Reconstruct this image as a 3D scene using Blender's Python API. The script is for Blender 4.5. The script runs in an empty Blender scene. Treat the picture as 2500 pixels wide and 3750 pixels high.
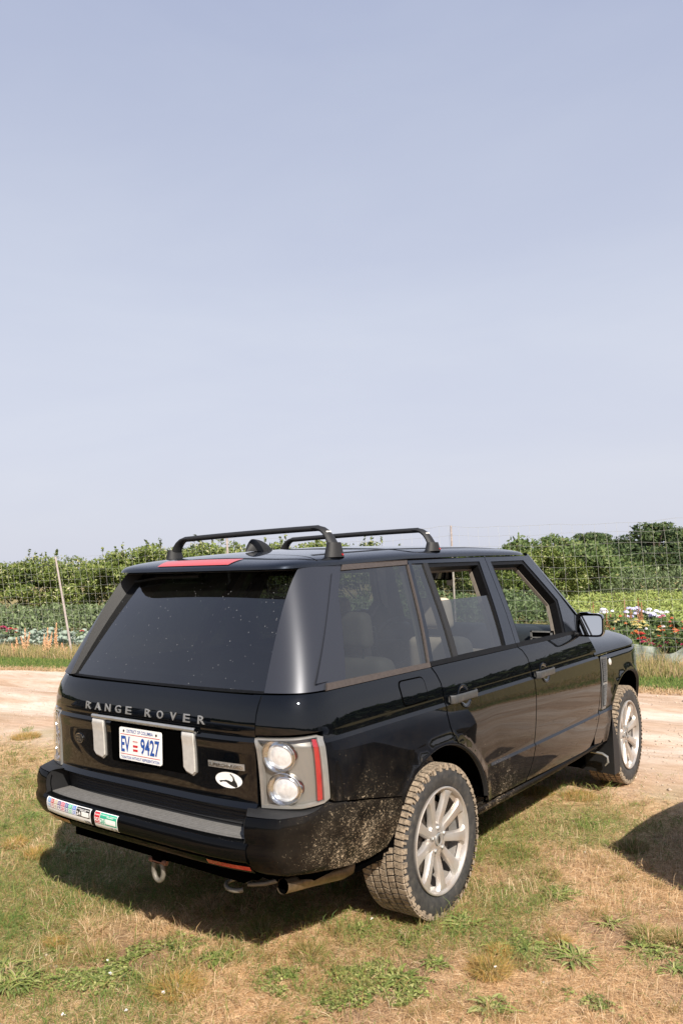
import bpy, bmesh, math, random
import numpy as np
from mathutils import Vector, Matrix
from math import sin, cos, pi, radians as rad

random.seed(7)
RNG = np.random.default_rng(11)
scene = bpy.context.scene
COL = scene.collection

# ------------------------------------------------------------------ camera
CAM = np.array([3.13757, -3.65487, 1.80121])
CM = np.array([[0.79468122, 0.06052931, 0.60400162],
               [0.6062605, -0.0291542, -0.79473155],
               [-0.03049537, 0.99774057, -0.05986483]])
FOC = 3000.35
cam_data = bpy.data.cameras.new('camera')
cam = bpy.data.objects.new('camera', cam_data)
COL.objects.link(cam)
scene.camera = cam
cam_data.sensor_fit = 'HORIZONTAL'
cam_data.sensor_width = 36.0
cam_data.lens = 36.0 * FOC / 2500.0
cam_data.clip_start = 0.1
cam_data.clip_end = 3000
_m = Matrix([[*CM[i], CAM[i]] for i in range(3)] + [[0, 0, 0, 1]])
cam.matrix_world = _m

# ------------------------------------------------------------------ sky and sun
SUN_DIR = Vector((1.0, -0.65, 1.0)).normalized()
SUN_EL = math.asin(SUN_DIR.z)
SUN_AZ = math.atan2(SUN_DIR.x, SUN_DIR.y)
world = bpy.data.worlds.new('World')
scene.world = world
world.use_nodes = True
wn = world.node_tree
wn.nodes.clear()
w_out = wn.nodes.new('ShaderNodeOutputWorld')
w_bg = wn.nodes.new('ShaderNodeBackground')
w_sky = wn.nodes.new('ShaderNodeTexSky')
w_sky.sky_type = 'NISHITA'
w_sky.sun_disc = False
w_sky.sun_elevation = SUN_EL
w_sky.sun_rotation = SUN_AZ
w_sky.air_density = 1.0
w_sky.dust_density = 2.5
w_sky.ozone_density = 1.5
w_bg.inputs['Strength'].default_value = 0.0705
# milky summer haze over the whole dome: pale lavender at the horizon, bluer overhead
w_geo = wn.nodes.new('ShaderNodeNewGeometry')
w_sep = wn.nodes.new('ShaderNodeSeparateXYZ')
w_map = wn.nodes.new('ShaderNodeMapRange')
w_map.inputs['From Min'].default_value = 0.0
w_map.inputs['From Max'].default_value = -1.0
w_ramp = wn.nodes.new('ShaderNodeValToRGB')
els = w_ramp.color_ramp.elements
els[0].position = 0.0; els[0].color = (6.95, 7.2, 8.25, 1)
els[1].position = 1.0; els[1].color = (2.0, 2.8, 4.9, 1)
for p_, c_ in ((0.10, (7.0, 7.2, 8.15, 1)), (0.30, (6.3, 6.7, 7.9, 1)), (0.50, (5.05, 5.55, 7.1, 1)), (0.62, (4.4, 4.95, 6.7, 1))):
    e = els.new(p_); e.color = c_
w_mix = wn.nodes.new('ShaderNodeMix'); w_mix.data_type = 'RGBA'
w_mix.inputs[0].default_value = 0.86
wn.links.new(w_geo.outputs['Incoming'], w_sep.inputs[0])
wn.links.new(w_sep.outputs['Z'], w_map.inputs['Value'])
wn.links.new(w_map.outputs[0], w_ramp.inputs[0])
wn.links.new(w_sky.outputs[0], w_mix.inputs[6])
wn.links.new(w_ramp.outputs[0], w_mix.inputs[7])
# barely visible veils of thin cloud
w_map2 = wn.nodes.new('ShaderNodeMapping'); w_map2.inputs['Scale'].default_value = (1.0, 1.0, 3.2)
w_noi = wn.nodes.new('ShaderNodeTexNoise'); w_noi.inputs['Scale'].default_value = 1.6; w_noi.inputs['Detail'].default_value = 5; w_noi.inputs['Roughness'].default_value = .55; w_noi.inputs['Distortion'].default_value = .4
w_cr = wn.nodes.new('ShaderNodeValToRGB'); w_cr.color_ramp.elements[0].position = .35; w_cr.color_ramp.elements[0].color = (.955, .955, .975, 1); w_cr.color_ramp.elements[1].position = .68; w_cr.color_ramp.elements[1].color = (1.045, 1.035, 1.015, 1)
w_mul = wn.nodes.new('ShaderNodeMix'); w_mul.data_type = 'RGBA'; w_mul.blend_type = 'MULTIPLY'; w_mul.inputs[0].default_value = 1.0
wn.links.new(w_geo.outputs['Incoming'], w_map2.inputs[0]); wn.links.new(w_map2.outputs[0], w_noi.inputs['Vector']); wn.links.new(w_noi.outputs['Fac'], w_cr.inputs[0])
wn.links.new(w_mix.outputs[2], w_mul.inputs[6]); wn.links.new(w_cr.outputs[0], w_mul.inputs[7])
wn.links.new(w_mul.outputs[2], w_bg.inputs['Color'])
wn.links.new(w_bg.outputs[0], w_out.inputs[0])

sun_data = bpy.data.lights.new('sun', 'SUN')
sun_data.energy = 5.0
sun_data.angle = rad(0.6)
sun_data.color = (1.0, 0.93, 0.82)
sun = bpy.data.objects.new('sun', sun_data)
COL.objects.link(sun)
sun.rotation_euler = SUN_DIR.to_track_quat('Z', 'Y').to_euler()
sun.location = (10, -7, 12)

scene.render.engine = 'CYCLES'
scene.view_settings.view_transform = 'Standard'
scene.view_settings.look = 'None'
scene.view_settings.exposure = 0.62
scene.view_settings.gamma = 1.0
scene.view_settings.use_curve_mapping = False

# ------------------------------------------------------------------ material helpers
def new_mat(name):
    m = bpy.data.materials.new(name); m.use_nodes = True
    nt = m.node_tree
    return m, nt, nt.nodes['Principled BSDF'], nt.nodes['Material Output']

def N(nt, typ, **kw):
    n = nt.nodes.new(typ)
    for k, v in kw.items(): setattr(n, k, v)
    return n

def noise(nt, scale, detail=4.0, rough=0.6, coord=None, dist=0.0):
    n = N(nt, 'ShaderNodeTexNoise')
    n.inputs['Scale'].default_value = scale
    n.inputs['Detail'].default_value = detail
    n.inputs['Roughness'].default_value = rough
    n.inputs['Distortion'].default_value = dist
    if coord is not None: nt.links.new(coord, n.inputs['Vector'])
    return n.outputs['Fac']

def objco(nt):
    return N(nt, 'ShaderNodeTexCoord').outputs['Object']

def ramp(nt, fac, stops):
    r = N(nt, 'ShaderNodeValToRGB')
    e = r.color_ramp.elements
    e[0].position, e[0].color = stops[0][0], (*stops[0][1], 1)
    e[1].position, e[1].color = stops[-1][0], (*stops[-1][1], 1)
    for p, c in stops[1:-1]:
        x = e.new(p); x.color = (*c, 1)
    nt.links.new(fac, r.inputs[0])
    return r.outputs[0]

def val(nt, op, a, b=None, c=None, clamp=False):
    n = N(nt, 'ShaderNodeMath', operation=op, use_clamp=clamp)
    for i, x in enumerate((a, b, c)):
        if x is None: continue
        if isinstance(x, (int, float)): n.inputs[i].default_value = x
        else: nt.links.new(x, n.inputs[i])
    return n.outputs[0]

def mixc(nt, fac, a, b):
    n = N(nt, 'ShaderNodeMix', data_type='RGBA')
    if isinstance(fac, (int, float)): n.inputs[0].default_value = fac
    else: nt.links.new(fac, n.inputs[0])
    for i, x in ((6, a), (7, b)):
        if isinstance(x, tuple): n.inputs[i].default_value = (*x[:3], 1)
        else: nt.links.new(x, n.inputs[i])
    return n.outputs[2]

def bump(nt, bsdf, h, strength=0.3, dist=0.01):
    b = N(nt, 'ShaderNodeBump')
    b.inputs['Strength'].default_value = strength
    b.inputs['Distance'].default_value = dist
    nt.links.new(h, b.inputs['Height'])
    nt.links.new(b.outputs[0], bsdf.inputs['Normal'])

def simple(name, col, rough=0.5, metal=0.0, coat=0.0, var=0.12, scale=30, bmp=0.0, spec=0.5, coat_rough=0.03):
    m, nt, b, o = new_mat(name)
    co = objco(nt)
    f = noise(nt, scale, 5, 0.65, co)
    lo = tuple(c * (1 - var) for c in col); hi = tuple(min(1, c * (1 + var)) for c in col)
    nt.links.new(ramp(nt, f, [(0.3, lo), (0.7, hi)]), b.inputs['Base Color'])
    b.inputs['Roughness'].default_value = rough
    b.inputs['Metallic'].default_value = metal
    b.inputs['Coat Weight'].default_value = coat
    b.inputs['Coat Roughness'].default_value = coat_rough
    b.inputs['Specular IOR Level'].default_value = spec
    if bmp: bump(nt, b, f, bmp, 0.004)
    return m

# ------------------------------------------------------------------ object helpers
def tag(o, label=None, cat=None, group=None, kind=None):
    if label: o['label'] = label
    if cat: o['category'] = cat
    if group: o['group'] = group
    if kind: o['kind'] = kind
    return o

def empty(name, loc=(0, 0, 0), rz=0.0):
    o = bpy.data.objects.new(name, None)
    o.empty_display_size = 0.2
    COL.objects.link(o); o.location = loc; o.rotation_euler = (0, 0, rz)
    return o

def link_mesh(name, me, mat=None, parent=None):
    o = bpy.data.objects.new(name, me)
    if mat is not None and len(me.materials) == 0:
        for m in (mat if isinstance(mat, (list, tuple)) else [mat]): me.materials.append(m)
    COL.objects.link(o)
    if parent is not None: o.parent = parent
    return o

def py_mesh(name, verts, faces, mat=None, parent=None, smooth=False, angle=None):
    me = bpy.data.meshes.new(name)
    me.from_pydata([tuple(v) for v in verts], [], [tuple(f) for f in faces])
    if smooth:
        me.polygons.foreach_set('use_smooth', [True] * len(me.polygons))
        if angle: me.set_sharp_from_angle(angle=rad(angle))
    me.update()
    return link_mesh(name, me, mat, parent)

def bm_obj(name, bm, mat, parent=None, smooth=True, angle=35, bevel=0.0, segs=2):
    if bevel:
        es = [e for e in bm.edges if len(e.link_faces) == 2 and e.calc_face_angle(0) > rad(30)]
        bmesh.ops.bevel(bm, geom=es, offset=bevel, segments=segs, affect='EDGES', profile=0.6, clamp_overlap=True)
    me = bpy.data.meshes.new(name)
    bm.to_mesh(me); bm.free()
    if smooth:
        me.polygons.foreach_set('use_smooth', [True] * len(me.polygons))
        me.set_sharp_from_angle(angle=rad(angle))
    return link_mesh(name, me, mat, parent)

def box(bm, lo, hi):
    xs = (lo[0], hi[0]); ys = (lo[1], hi[1]); zs = (lo[2], hi[2])
    v = [bm.verts.new((xs[i], ys[j], zs[k])) for i in (0, 1) for j in (0, 1) for k in (0, 1)]
    for f in ((0, 1, 3, 2), (4, 6, 7, 5), (0, 4, 5, 1), (2, 3, 7, 6), (0, 2, 6, 4), (1, 5, 7, 3)):
        bm.faces.new([v[i] for i in f])
    return v

def tube_data(pts, rads, n=10, caps=True, squash=None):
    """verts/faces of a tube along pts with per point radius"""
    V, F = [], []
    pts = [Vector(p) for p in pts]
    if not hasattr(rads, '__len__'): rads = [rads] * len(pts)
    up = Vector((0, 0, 1))
    t0 = (pts[1] - pts[0]).normalized()
    if abs(t0.dot(up)) > 0.95: up = Vector((0, 1, 0))
    a = t0.cross(up).normalized()
    for i, p in enumerate(pts):
        if i == 0: t = pts[1] - pts[0]
        elif i == len(pts) - 1: t = pts[-1] - pts[-2]
        else: t = pts[i + 1] - pts[i - 1]
        t.normalize()
        a = (a - t * a.dot(t)).normalized()
        b = t.cross(a)
        for k in range(n):
            th = 2 * pi * k / n
            sa, sb = (1, 1) if squash is None else squash
            V.append(p + (a * cos(th) * sa + b * sin(th) * sb) * rads[i])
    for i in range(len(pts) - 1):
        for k in range(n):
            k2 = (k + 1) % n
            F.append((i * n + k, i * n + k2, (i + 1) * n + k2, (i + 1) * n + k))
    if caps:
        F.append(tuple(reversed(range(n))))
        F.append(tuple(range((len(pts) - 1) * n, len(pts) * n)))
    return V, F

def tube(name, pts, rads, mat, parent=None, n=10, caps=True, squash=None):
    V, F = tube_data(pts, rads, n, caps, squash)
    return py_mesh(name, V, F, mat, parent, True, 50)

class MB:
    def __init__(s): s.V = []; s.F = []
    def add(s, V, F):
        o = len(s.V); s.V += [tuple(v) for v in V]; s.F += [tuple(i + o for i in f) for f in F]; return s
    def tube(s, pts, r, n=8, caps=True, squash=None): return s.add(*tube_data(pts, r, n, caps, squash))
    def box(s, lo, hi):
        V = [(x, y, z) for x in (lo[0], hi[0]) for y in (lo[1], hi[1]) for z in (lo[2], hi[2])]
        return s.add(V, [(0, 1, 3, 2), (4, 6, 7, 5), (0, 4, 5, 1), (2, 3, 7, 6), (0, 2, 6, 4), (1, 5, 7, 3)])
    def grid(s, fn, us, vs, flip=False, close=False):
        V = [fn(u, v) for u in us for v in vs]; m = len(vs); F = []
        for i in range(len(us) - 1):
            for j in range(m - 1):
                q = (i * m + j, (i + 1) * m + j, (i + 1) * m + j + 1, i * m + j + 1)
                F.append(tuple(reversed(q)) if flip else q)
        return s.add(V, F)
    def lathe(s, prof, n, axis='x', c=(0, 0, 0), flip=False):
        """prof: list of (axial, radius)"""
        V = []; F = []
        for (a, r) in prof:
            for k in range(n):
                th = 2 * pi * k / n
                p = (a, r * cos(th), r * sin(th)) if axis == 'x' else ((r * cos(th), a, r * sin(th)) if axis == 'y' else (r * cos(th), r * sin(th), a))
                V.append((p[0] + c[0], p[1] + c[1], p[2] + c[2]))
        for i in range(len(prof) - 1):
            for k in range(n):
                k2 = (k + 1) % n
                q = (i * n + k, i * n + k2, (i + 1) * n + k2, (i + 1) * n + k)
                F.append(tuple(reversed(q)) if flip else q)
        return s.add(V, F)
    def build(s, name, mat, parent=None, smooth=True, angle=35): return py_mesh(name, s.V, s.F, mat, parent, smooth, angle)

def ls(a, b, n): return [a + (b - a) * i / (n - 1) for i in range(n)]
def lerp(a, b, t): return a + (b - a) * t
def sstep(a, b, x):
    t = min(1, max(0, (x - a) / (b - a))); return t * t * (3 - 2 * t)

def ray_dir(u, v):
    d = CM @ np.array([(u - 1250) / FOC, -(v - 1875) / FOC, -1.0])
    return d / np.linalg.norm(d)
def gp(u, v, z=0.0):
    """point of the ground seen at photograph position (u, v)"""
    d = ray_dir(u, v); t = (z - CAM[2]) / d[2]; return CAM + d * t
def at(u, dep):
    """ground position in direction u at optical depth dep"""
    p = CAM + dep * (CM @ np.array([(u - 1250) / FOC, -(2055 - 1875) / FOC, -1.0]))
    return float(p[0]), float(p[1])
def horizon(u): return 2093 - 76 * u / 2500
def height_for(u, v, dep): return CAM[2] + (horizon(u) - v) / FOC * dep

# value noise on numpy arrays
_PERM = RNG.random((256, 256))
def vnoise(x, y):
    xi = np.floor(x).astype(int); yi = np.floor(y).astype(int)
    fx = x - xi; fy = y - yi
    fx = fx * fx * (3 - 2 * fx); fy = fy * fy * (3 - 2 * fy)
    g = lambda a, b: _PERM[a % 256, b % 256]
    return (g(xi, yi) * (1 - fx) + g(xi + 1, yi) * fx) * (1 - fy) + (g(xi, yi + 1) * (1 - fx) + g(xi + 1, yi + 1) * fx) * fy
def fbm(x, y, oct=4, lac=2.03, gain=0.5):
    s = 0; a = 1; t = 0
    for i in range(oct):
        s = s + a * vnoise(x + 17.3 * i, y - 9.1 * i); t += a; a *= gain; x = x * lac; y = y * lac
    return s / t
# ================================================================== GROUND, ROAD, FIELD
# road edge (far) and fence both run along U
def road_far(x): return 7.28 + .228 * x
def road_near(x, y=0):
    return 2.75 + .235 * x + .5 * (vnoise(np.asarray(x) * .9 + 3.1, np.asarray(x) * 0 + 7.7) - .5) * 2
FY = lambda x: 9.22 + .215 * x
def gheight(x, y):
    x = np.asarray(x, float); y = np.asarray(y, float)
    h = .016 * (fbm(x * 1.3 + 40, y * 1.3 + 12, 4) - .5) * 2
    rn = road_near(x); rf = road_far(x)
    on = np.clip((y - rn) / .6, 0, 1) * np.clip((rf - y) / .5, 0, 1)
    # wheel ruts along the road
    d = (y - .228 * x)
    ruts = -.035 * (np.exp(-((d - 4.1) / .32) ** 2) + np.exp(-((d - 5.7) / .32) ** 2)) + .012 * np.exp(-((d - 4.9) / .3) ** 2)
    h = h + on * (ruts - .012 + .010 * (fbm(x * .8 - y * .2, (y - .228 * x) * 5, 3) - .5))
    near_car = np.exp(-(((x) / 1.3) ** 4 + ((y - 1.4) / 2.3) ** 4))
    return h * (1 - .8 * near_car) - .004

def _spots(L): return [(float(gp(u, v)[0]), float(gp(u, v)[1]), r, s) for (u, v, r, s) in L]
GSPOT = _spots([(100, 3280, .55, .9), (480, 3720, .30, 1.1), (60, 3620, .22, .8), (330, 3200, .5, .7), (620, 3260, .5, .5), (2380, 3100, .5, .6), (1900, 3480, .25, .7), (1150, 3640, .22, .5), (900, 3500, .15, .6), (1300, 3540, .2, .5), (2150, 3010, .4, .4), (150, 2900, .8, .5), (1850, 3200, .35, .35), (1880, 3300, .2, .4), (60, 3050, .5, .5), (1250, 3300, .4, .3), (1900, 2920, .3, .4)])
BSPOT = _spots([(1560, 3490, .16, 1.2), (1500, 3560, .12, .8), (390, 3560, .16, .9), (230, 3480, .15, .7), (1330, 3715, .14, .9), (1230, 3480, .12, .8), (760, 3340, .12, .6), (2300, 3440, .12, .7), (1650, 3640, .12, .5), (2120, 3160, .3, .5), (470, 3350, .12, .6)])
def patches(x, y):
    """0..1 green, 0..1 bare earth, shared by ground colour and plants"""
    g = fbm(x * .95 + 5, y * .95 + 31, 4, gain=.55); g = np.clip((g - .485) * 6.5, 0, 1)
    for (cx_, cy_, r_, s_) in GSPOT: g = g + s_ * np.exp(-((x - cx_) ** 2 + (y - cy_) ** 2) / r_ ** 2)
    # greener to the left, drier on the right
    g = np.clip(g + np.clip((-x - .6) * .20, -.25, .35), 0, 1)
    b = fbm(x * 1.7 + 77, y * 1.7 + 3, 4); b = np.clip((b - .55) * 7, 0, 1)
    for (cx_, cy_, r_, s_) in BSPOT: b = np.clip(b + s_ * np.exp(-((x - cx_) ** 2 + (y - cy_) ** 2) / r_ ** 2), 0, 1)
    return g, b * (1 - .7 * g)

def ground_mat():
    m, nt, b, o = new_mat('earth_and_thatch')
    co = objco(nt)
    at_ = N(nt, 'ShaderNodeAttribute', attribute_name='mix')      # r green, g bare, b road
    sp = N(nt, 'ShaderNodeSeparateColor'); nt.links.new(at_.outputs['Color'], sp.inputs[0])
    n1 = noise(nt, 14, 6, .7, co); n2 = noise(nt, 120, 4, .7, co); n3 = noise(nt, 2.2, 5, .6, co)
    mp = N(nt, 'ShaderNodeMapping'); mp.inputs['Rotation'].default_value = (0, 0, rad(-12.8)); mp.inputs['Scale'].default_value = (.5, 2.0, 1)
    nt.links.new(co, mp.inputs[0]); n4 = noise(nt, 1.1, 6, .62, mp.outputs[0], .5)
    n5 = noise(nt, 7, 5, .7, mp.outputs[0], .3)
    dry = ramp(nt, n1, [(.3, (.27, .155, .08)), (.48, (.52, .33, .18)), (.70, (.80, .57, .35))])
    fine = ramp(nt, n2, [(.35, (.50, .50, .50)), (.65, (1.22, 1.22, 1.22))])
    def mul(a, b_):
        n = N(nt, 'ShaderNodeMix', data_type='RGBA', blend_type='MULTIPLY'); n.inputs[0].default_value = 1
        nt.links.new(a, n.inputs[6]); nt.links.new(b_, n.inputs[7]); return n.outputs[2]
    soil = ramp(nt, n1, [(.3, (.21, .125, .075)), (.7, (.37, .23, .145))])
    green = ramp(nt, n1, [(.3, (.15, .15, .055)), (.7, (.36, .30, .13))])
    c = mixc(nt, sp.outputs[1], dry, soil)
    c = mixc(nt, val(nt, 'MULTIPLY', sp.outputs[0], .8), c, green)
    c = mul(c, fine)
    road = ramp(nt, n4, [(.30, (.40, .26, .17)), (.42, (.54, .40, .295)), (.56, (.66, .54, .44)), (.75, (.72, .62, .53))])
    rf = ramp(nt, n5, [(.3, (.84, .82, .80)), (.65, (1.06, 1.06, 1.06))])
    road = mul(road, rf)
    peb = ramp(nt, n2, [(.30, (.75, .74, .72)), (.5, (1, 1, 1))]); road = mul(road, peb)
    road = mixc(nt, val(nt, 'MULTIPLY', sp.outputs[1], .85), road, mul(ramp(nt, n5, [(.3, (.40, .25, .155)), (.7, (.54, .37, .25))]), rf))
    c = mixc(nt, sp.outputs[2], c, road)
    nt.links.new(c, b.inputs['Base Color'])
    b.inputs['Roughness'].default_value = .95; b.inputs['Specular IOR Level'].default_value = .15
    hh = val(nt, 'ADD', val(nt, 'MULTIPLY', n1, .6), val(nt, 'MULTIPLY', n2, .35))
    bump(nt, b, hh, .55, .02)
    return m
GROUND = ground_mat()

def grid_mesh(name, xs, ys, zf, mat, kind='structure'):
    X, Y = np.meshgrid(xs, ys, indexing='ij'); Z = zf(X, Y)
    nx, ny = X.shape
    co = np.stack([X, Y, Z], -1).reshape(-1, 3)
    I = np.arange(nx * ny).reshape(nx, ny)
    q = np.stack([I[:-1, :-1], I[1:, :-1], I[1:, 1:], I[:-1, 1:]], -1).reshape(-1, 4)
    me = bpy.data.meshes.new(name)
    me.vertices.add(len(co)); me.vertices.foreach_set('co', co.ravel())
    me.loops.add(q.size); me.loops.foreach_set('vertex_index', q.ravel().astype(np.int32))
    me.polygons.add(len(q)); me.polygons.foreach_set('loop_start', np.arange(0, q.size, 4, dtype=np.int32)); me.polygons.foreach_set('loop_total', np.full(len(q), 4, np.int32))
    me.update(calc_edges=True)
    me.polygons.foreach_set('use_smooth', [True] * len(q))
    o = link_mesh(name, me, mat)
    return o, X, Y
def axis(pts):
    out = []
    for (a, b, s) in pts: out += list(np.arange(a, b, s))
    out.append(pts[-1][1]); return np.array(out)
gx = axis([(-600, -60, 45), (-60, -22, 4), (-22, -8, .35), (-8, 4.6, .045), (4.6, 14, .5), (14, 60, 6), (60, 600, 60)])
gy = axis([(-300, -30, 30), (-30, -4, 2), (-4, 6.0, .045), (6.0, 12, .12), (12, 40, 1.0), (40, 140, 10), (140, 900, 95)])
def gz(X, Y): return gheight(X, Y)
GO, GX, GYY = grid_mesh('ground', gx, gy, gz, GROUND)
tag(GO, 'dry trampled grass and earth under the car, running out into the field', kind='structure')
g_, b_ = patches(GX, GYY)
rn = road_near(GX); rf = road_far(GX)
edge = .25 * (fbm(GX * 2.3, GYY * 2.3, 3) - .5) * 2
roadm = np.clip((GYY - rn + .55 + 2.5 * edge) / 1.5, 0, 1) * np.clip((rf - GYY + edge * .6) / .12, 0, 1)
far = np.clip((GYY - FY(GX)) / .5, 0, 1)
g2 = np.where(GYY > rf, np.clip(.55 + .5 * (g_ - .5), 0, 1), g_); g2 = np.maximum(g2, far)
b2 = b_ * (1 - far)
dd = GYY - .228 * GX
brown = np.clip((fbm(GX * .35 + 8, dd * 2.6 + 2, 4) - .50) * 4, 0, 1) * .7 + .9 * np.exp(-((dd - 5.3) / .45) ** 2) * np.clip(fbm(GX * .5, dd, 3) * 1.6 - .3, 0, 1) + .5 * np.exp(-((dd - 3.3) / .35) ** 2)
b2 = np.where(roadm > .05, np.clip(brown, 0, 1), b2)
cols = np.stack([g2, b2, roadm, np.ones_like(g2)], -1).reshape(-1, 4).astype(np.float32)
ca = GO.data.color_attributes.new('mix', 'FLOAT_COLOR', 'POINT'); ca.data.foreach_set('color', cols.ravel())

def ground_z(x, y): return float(gheight(np.array([x]), np.array([y]))[0])

# puddle-like pale rut and a small damp hollow on the road are part of the relief above

# ------------------------------------------------------------------ grass: blades written straight into meshes
def leafy_mat(name, trans=.42, rough=.6):
    m, nt, b, o = new_mat(name)
    a = N(nt, 'ShaderNodeAttribute', attribute_name='col')
    nt.links.new(a.outputs['Color'], b.inputs['Base Color'])
    b.inputs['Roughness'].default_value = rough; b.inputs['Specular IOR Level'].default_value = .25
    t = N(nt, 'ShaderNodeBsdfTranslucent'); nt.links.new(a.outputs['Color'], t.inputs['Color'])
    mx = N(nt, 'ShaderNodeMixShader'); mx.inputs[0].default_value = trans
    nt.links.new(b.outputs[0], mx.inputs[1]); nt.links.new(t.outputs[0], mx.inputs[2]); nt.links.new(mx.outputs[0], o.inputs[0])
    return m
BLADE = leafy_mat('grass_blades')
def np_mesh(name, co, tris, cols, mat, parent=None):
    me = bpy.data.meshes.new(name)
    me.vertices.add(len(co)); me.vertices.foreach_set('co', co.astype(np.float32).ravel())
    me.loops.add(tris.size); me.loops.foreach_set('vertex_index', tris.ravel().astype(np.int32))
    k = tris.shape[1]
    me.polygons.add(len(tris)); me.polygons.foreach_set('loop_start', np.arange(0, tris.size, k, dtype=np.int32)); me.polygons.foreach_set('loop_total', np.full(len(tris), k, np.int32))
    me.update(calc_edges=True)
    if cols is not None:
        c4 = np.concatenate([cols, np.ones((len(cols), 1))], 1).astype(np.float32)
        ca = me.color_attributes.new('col', 'FLOAT_COLOR', 'POINT'); ca.data.foreach_set('color', c4.ravel())
    if cols is None and 'LEAFN' in globals() and LEAFN.get('vn') is not None and len(LEAFN['vn']) == len(co):
        me.polygons.foreach_set('use_smooth', [True] * len(tris)); me.normals_split_custom_set_from_vertices(LEAFN['vn'].astype(np.float32)); LEAFN['vn'] = None
    return link_mesh(name, me, mat, parent)
def blades(P, h, w, az, lean, bend, col, tipcol=None):
    """P (N,3) roots; az direction of lean, lean = horizontal travel / h. Returns co, tris, cols"""
    n = len(P); d = np.stack([np.cos(az), np.sin(az), np.zeros(n)], 1)
    s = np.stack([-np.sin(az + RNG.normal(0, .7, n)), np.cos(az + RNG.normal(0, .7, n)), np.zeros(n)], 1)
    s /= np.linalg.norm(s, axis=1)[:, None]
    up = np.zeros((n, 3)); up[:, 2] = 1
    hh = h[:, None]; ln = lean[:, None]; bd = bend[:, None]
    nrm = np.sqrt(1 + ln ** 2)
    p1 = P + (d * ln * .35 + up * .55) * hh / nrm
    p2 = P + (d * ln * (1 + bd * .3) + up * np.maximum(.06, 1 - bd)) * hh / nrm
    ws = w[:, None] / 2
    co = np.stack([P - s * ws, P + s * ws, p1 + s * ws * .8, p1 - s * ws * .8, p2], 1).reshape(-1, 3)
    b = np.arange(n)[:, None] * 5
    tr = np.concatenate([b + np.array([0, 1, 2]), b + np.array([0, 2, 3]), b + np.array([3, 2, 4])], 1).reshape(-1, 3)
    if tipcol is None: tipcol = col * 1.15
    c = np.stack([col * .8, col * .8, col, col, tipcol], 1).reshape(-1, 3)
    return co, tr, np.clip(c, 0, 1)
def in_view(x, y, m=.35):
    """keep what the camera, or one a step aside, could see"""
    q = (np.stack([x, y, np.zeros_like(x)], 1) - CAM) @ CM
    dep = -q[:, 2]; u = q[:, 0] / np.maximum(dep, .1)
    v = q[:, 1] / np.maximum(dep, .1)
    return (dep > 1.5) & (np.abs(u) < 1250 / FOC + m / np.maximum(dep, 1) * 1.6) & (v > -(1875 / FOC) - .12)
def scatter(x0, x1, y0, y1, dens):
    n = int((x1 - x0) * (y1 - y0) * dens); x = RNG.uniform(x0, x1, n); y = RNG.uniform(y0, y1, n)
    k = in_view(x, y); x, y = x[k], y[k]
    q = (np.stack([x, y, np.zeros_like(x)], 1) - CAM) @ CM
    return x, y, -q[:, 2]
DRY = np.array([[.74, .53, .31], [.60, .41, .22], [.82, .64, .42], [.46, .30, .16], [.70, .48, .27]])
GRN = np.array([[.17, .255, .055], [.24, .31, .075], [.11, .19, .045], [.33, .34, .11], [.19, .27, .08]])
OLV = np.array([[.30, .24, .08], [.36, .24, .09], [.24, .22, .07], [.42, .28, .12]])
def pick(pal, n): return pal[RNG.integers(0, len(pal), n)] * RNG.uniform(.78, 1.18, (n, 1))
parts = []
def addb(x, y, h, w, lean, bend, col, az=None, kite=False):
    n = len(x)
    if n == 0: return
    P = np.stack([x, y, gheight(x, y) - .002], 1)
    if kite:   # two triangles: thin root, widest at mid length, tip
        az = RNG.uniform(0, 2 * pi, n); d = np.stack([np.cos(az), np.sin(az), np.zeros(n)], 1); up = np.array([0, 0, 1.0])
        s = RNG.normal(0, 1, (n, 3)); s[:, 2] *= .35; s /= np.linalg.norm(s, axis=1)[:, None]
        nr = np.sqrt(1 + lean ** 2); L = h * 1.15; hx = (L * lean / nr)[:, None]; hz = (L / nr)[:, None]
        z0 = RNG.uniform(0, .006, n)[:, None] * up
        mid = P + z0 + d * hx * .45 + up * hz * .62; tip = P + z0 + d * hx + up * hz * (1 - .6 * bend)[:, None]
        co = np.stack([P + z0, mid + s * w[:, None] / 2, tip, mid - s * w[:, None] / 2], 1).reshape(-1, 3)
        b = np.arange(n)[:, None] * 4; tr = np.concatenate([b + np.array([0, 1, 3]), b + np.array([1, 2, 3])], 1).reshape(-1, 3)
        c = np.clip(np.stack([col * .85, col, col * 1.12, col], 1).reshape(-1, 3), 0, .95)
        parts.append((co, tr, c)); return
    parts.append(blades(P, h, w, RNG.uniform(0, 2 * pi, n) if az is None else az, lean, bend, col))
def flush(name, label, mat=BLADE):
    co = []; tr = []; cl = []; o = 0
    for c, t, k in parts: co.append(c); tr.append(t + o); cl.append(k); o += len(c)
    parts.clear()
    co = np.concatenate(co); tr = np.concatenate(tr)
    nz = np.cross(co[tr[:, 1]] - co[tr[:, 0]], co[tr[:, 2]] - co[tr[:, 0]])
    dn = nz @ np.array(SUN_DIR) < 0; tr[dn] = tr[dn][:, ::-1]; nz[dn] *= -1
    ob = np_mesh(name, co, tr, np.concatenate(cl), mat)
    # turf normals: mostly upright, so a blade shades like the soft mat it belongs to
    nz /= np.maximum(np.linalg.norm(nz, axis=1), 1e-12)[:, None]
    vn = np.zeros_like(co); 
    for i in range(3): vn[tr[:, i]] = nz
    vn = vn * .45 + np.array([0, 0, 1.0]) + RNG.normal(0, .12, vn.shape); vn /= np.linalg.norm(vn, axis=1)[:, None]
    ob.data.polygons.foreach_set('use_smooth', [True] * len(tr))
    ob.data.normals_split_custom_set_from_vertices(vn.astype(np.float32))
    tag(ob, label, 'grass', kind='stuff'); return ob
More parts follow.
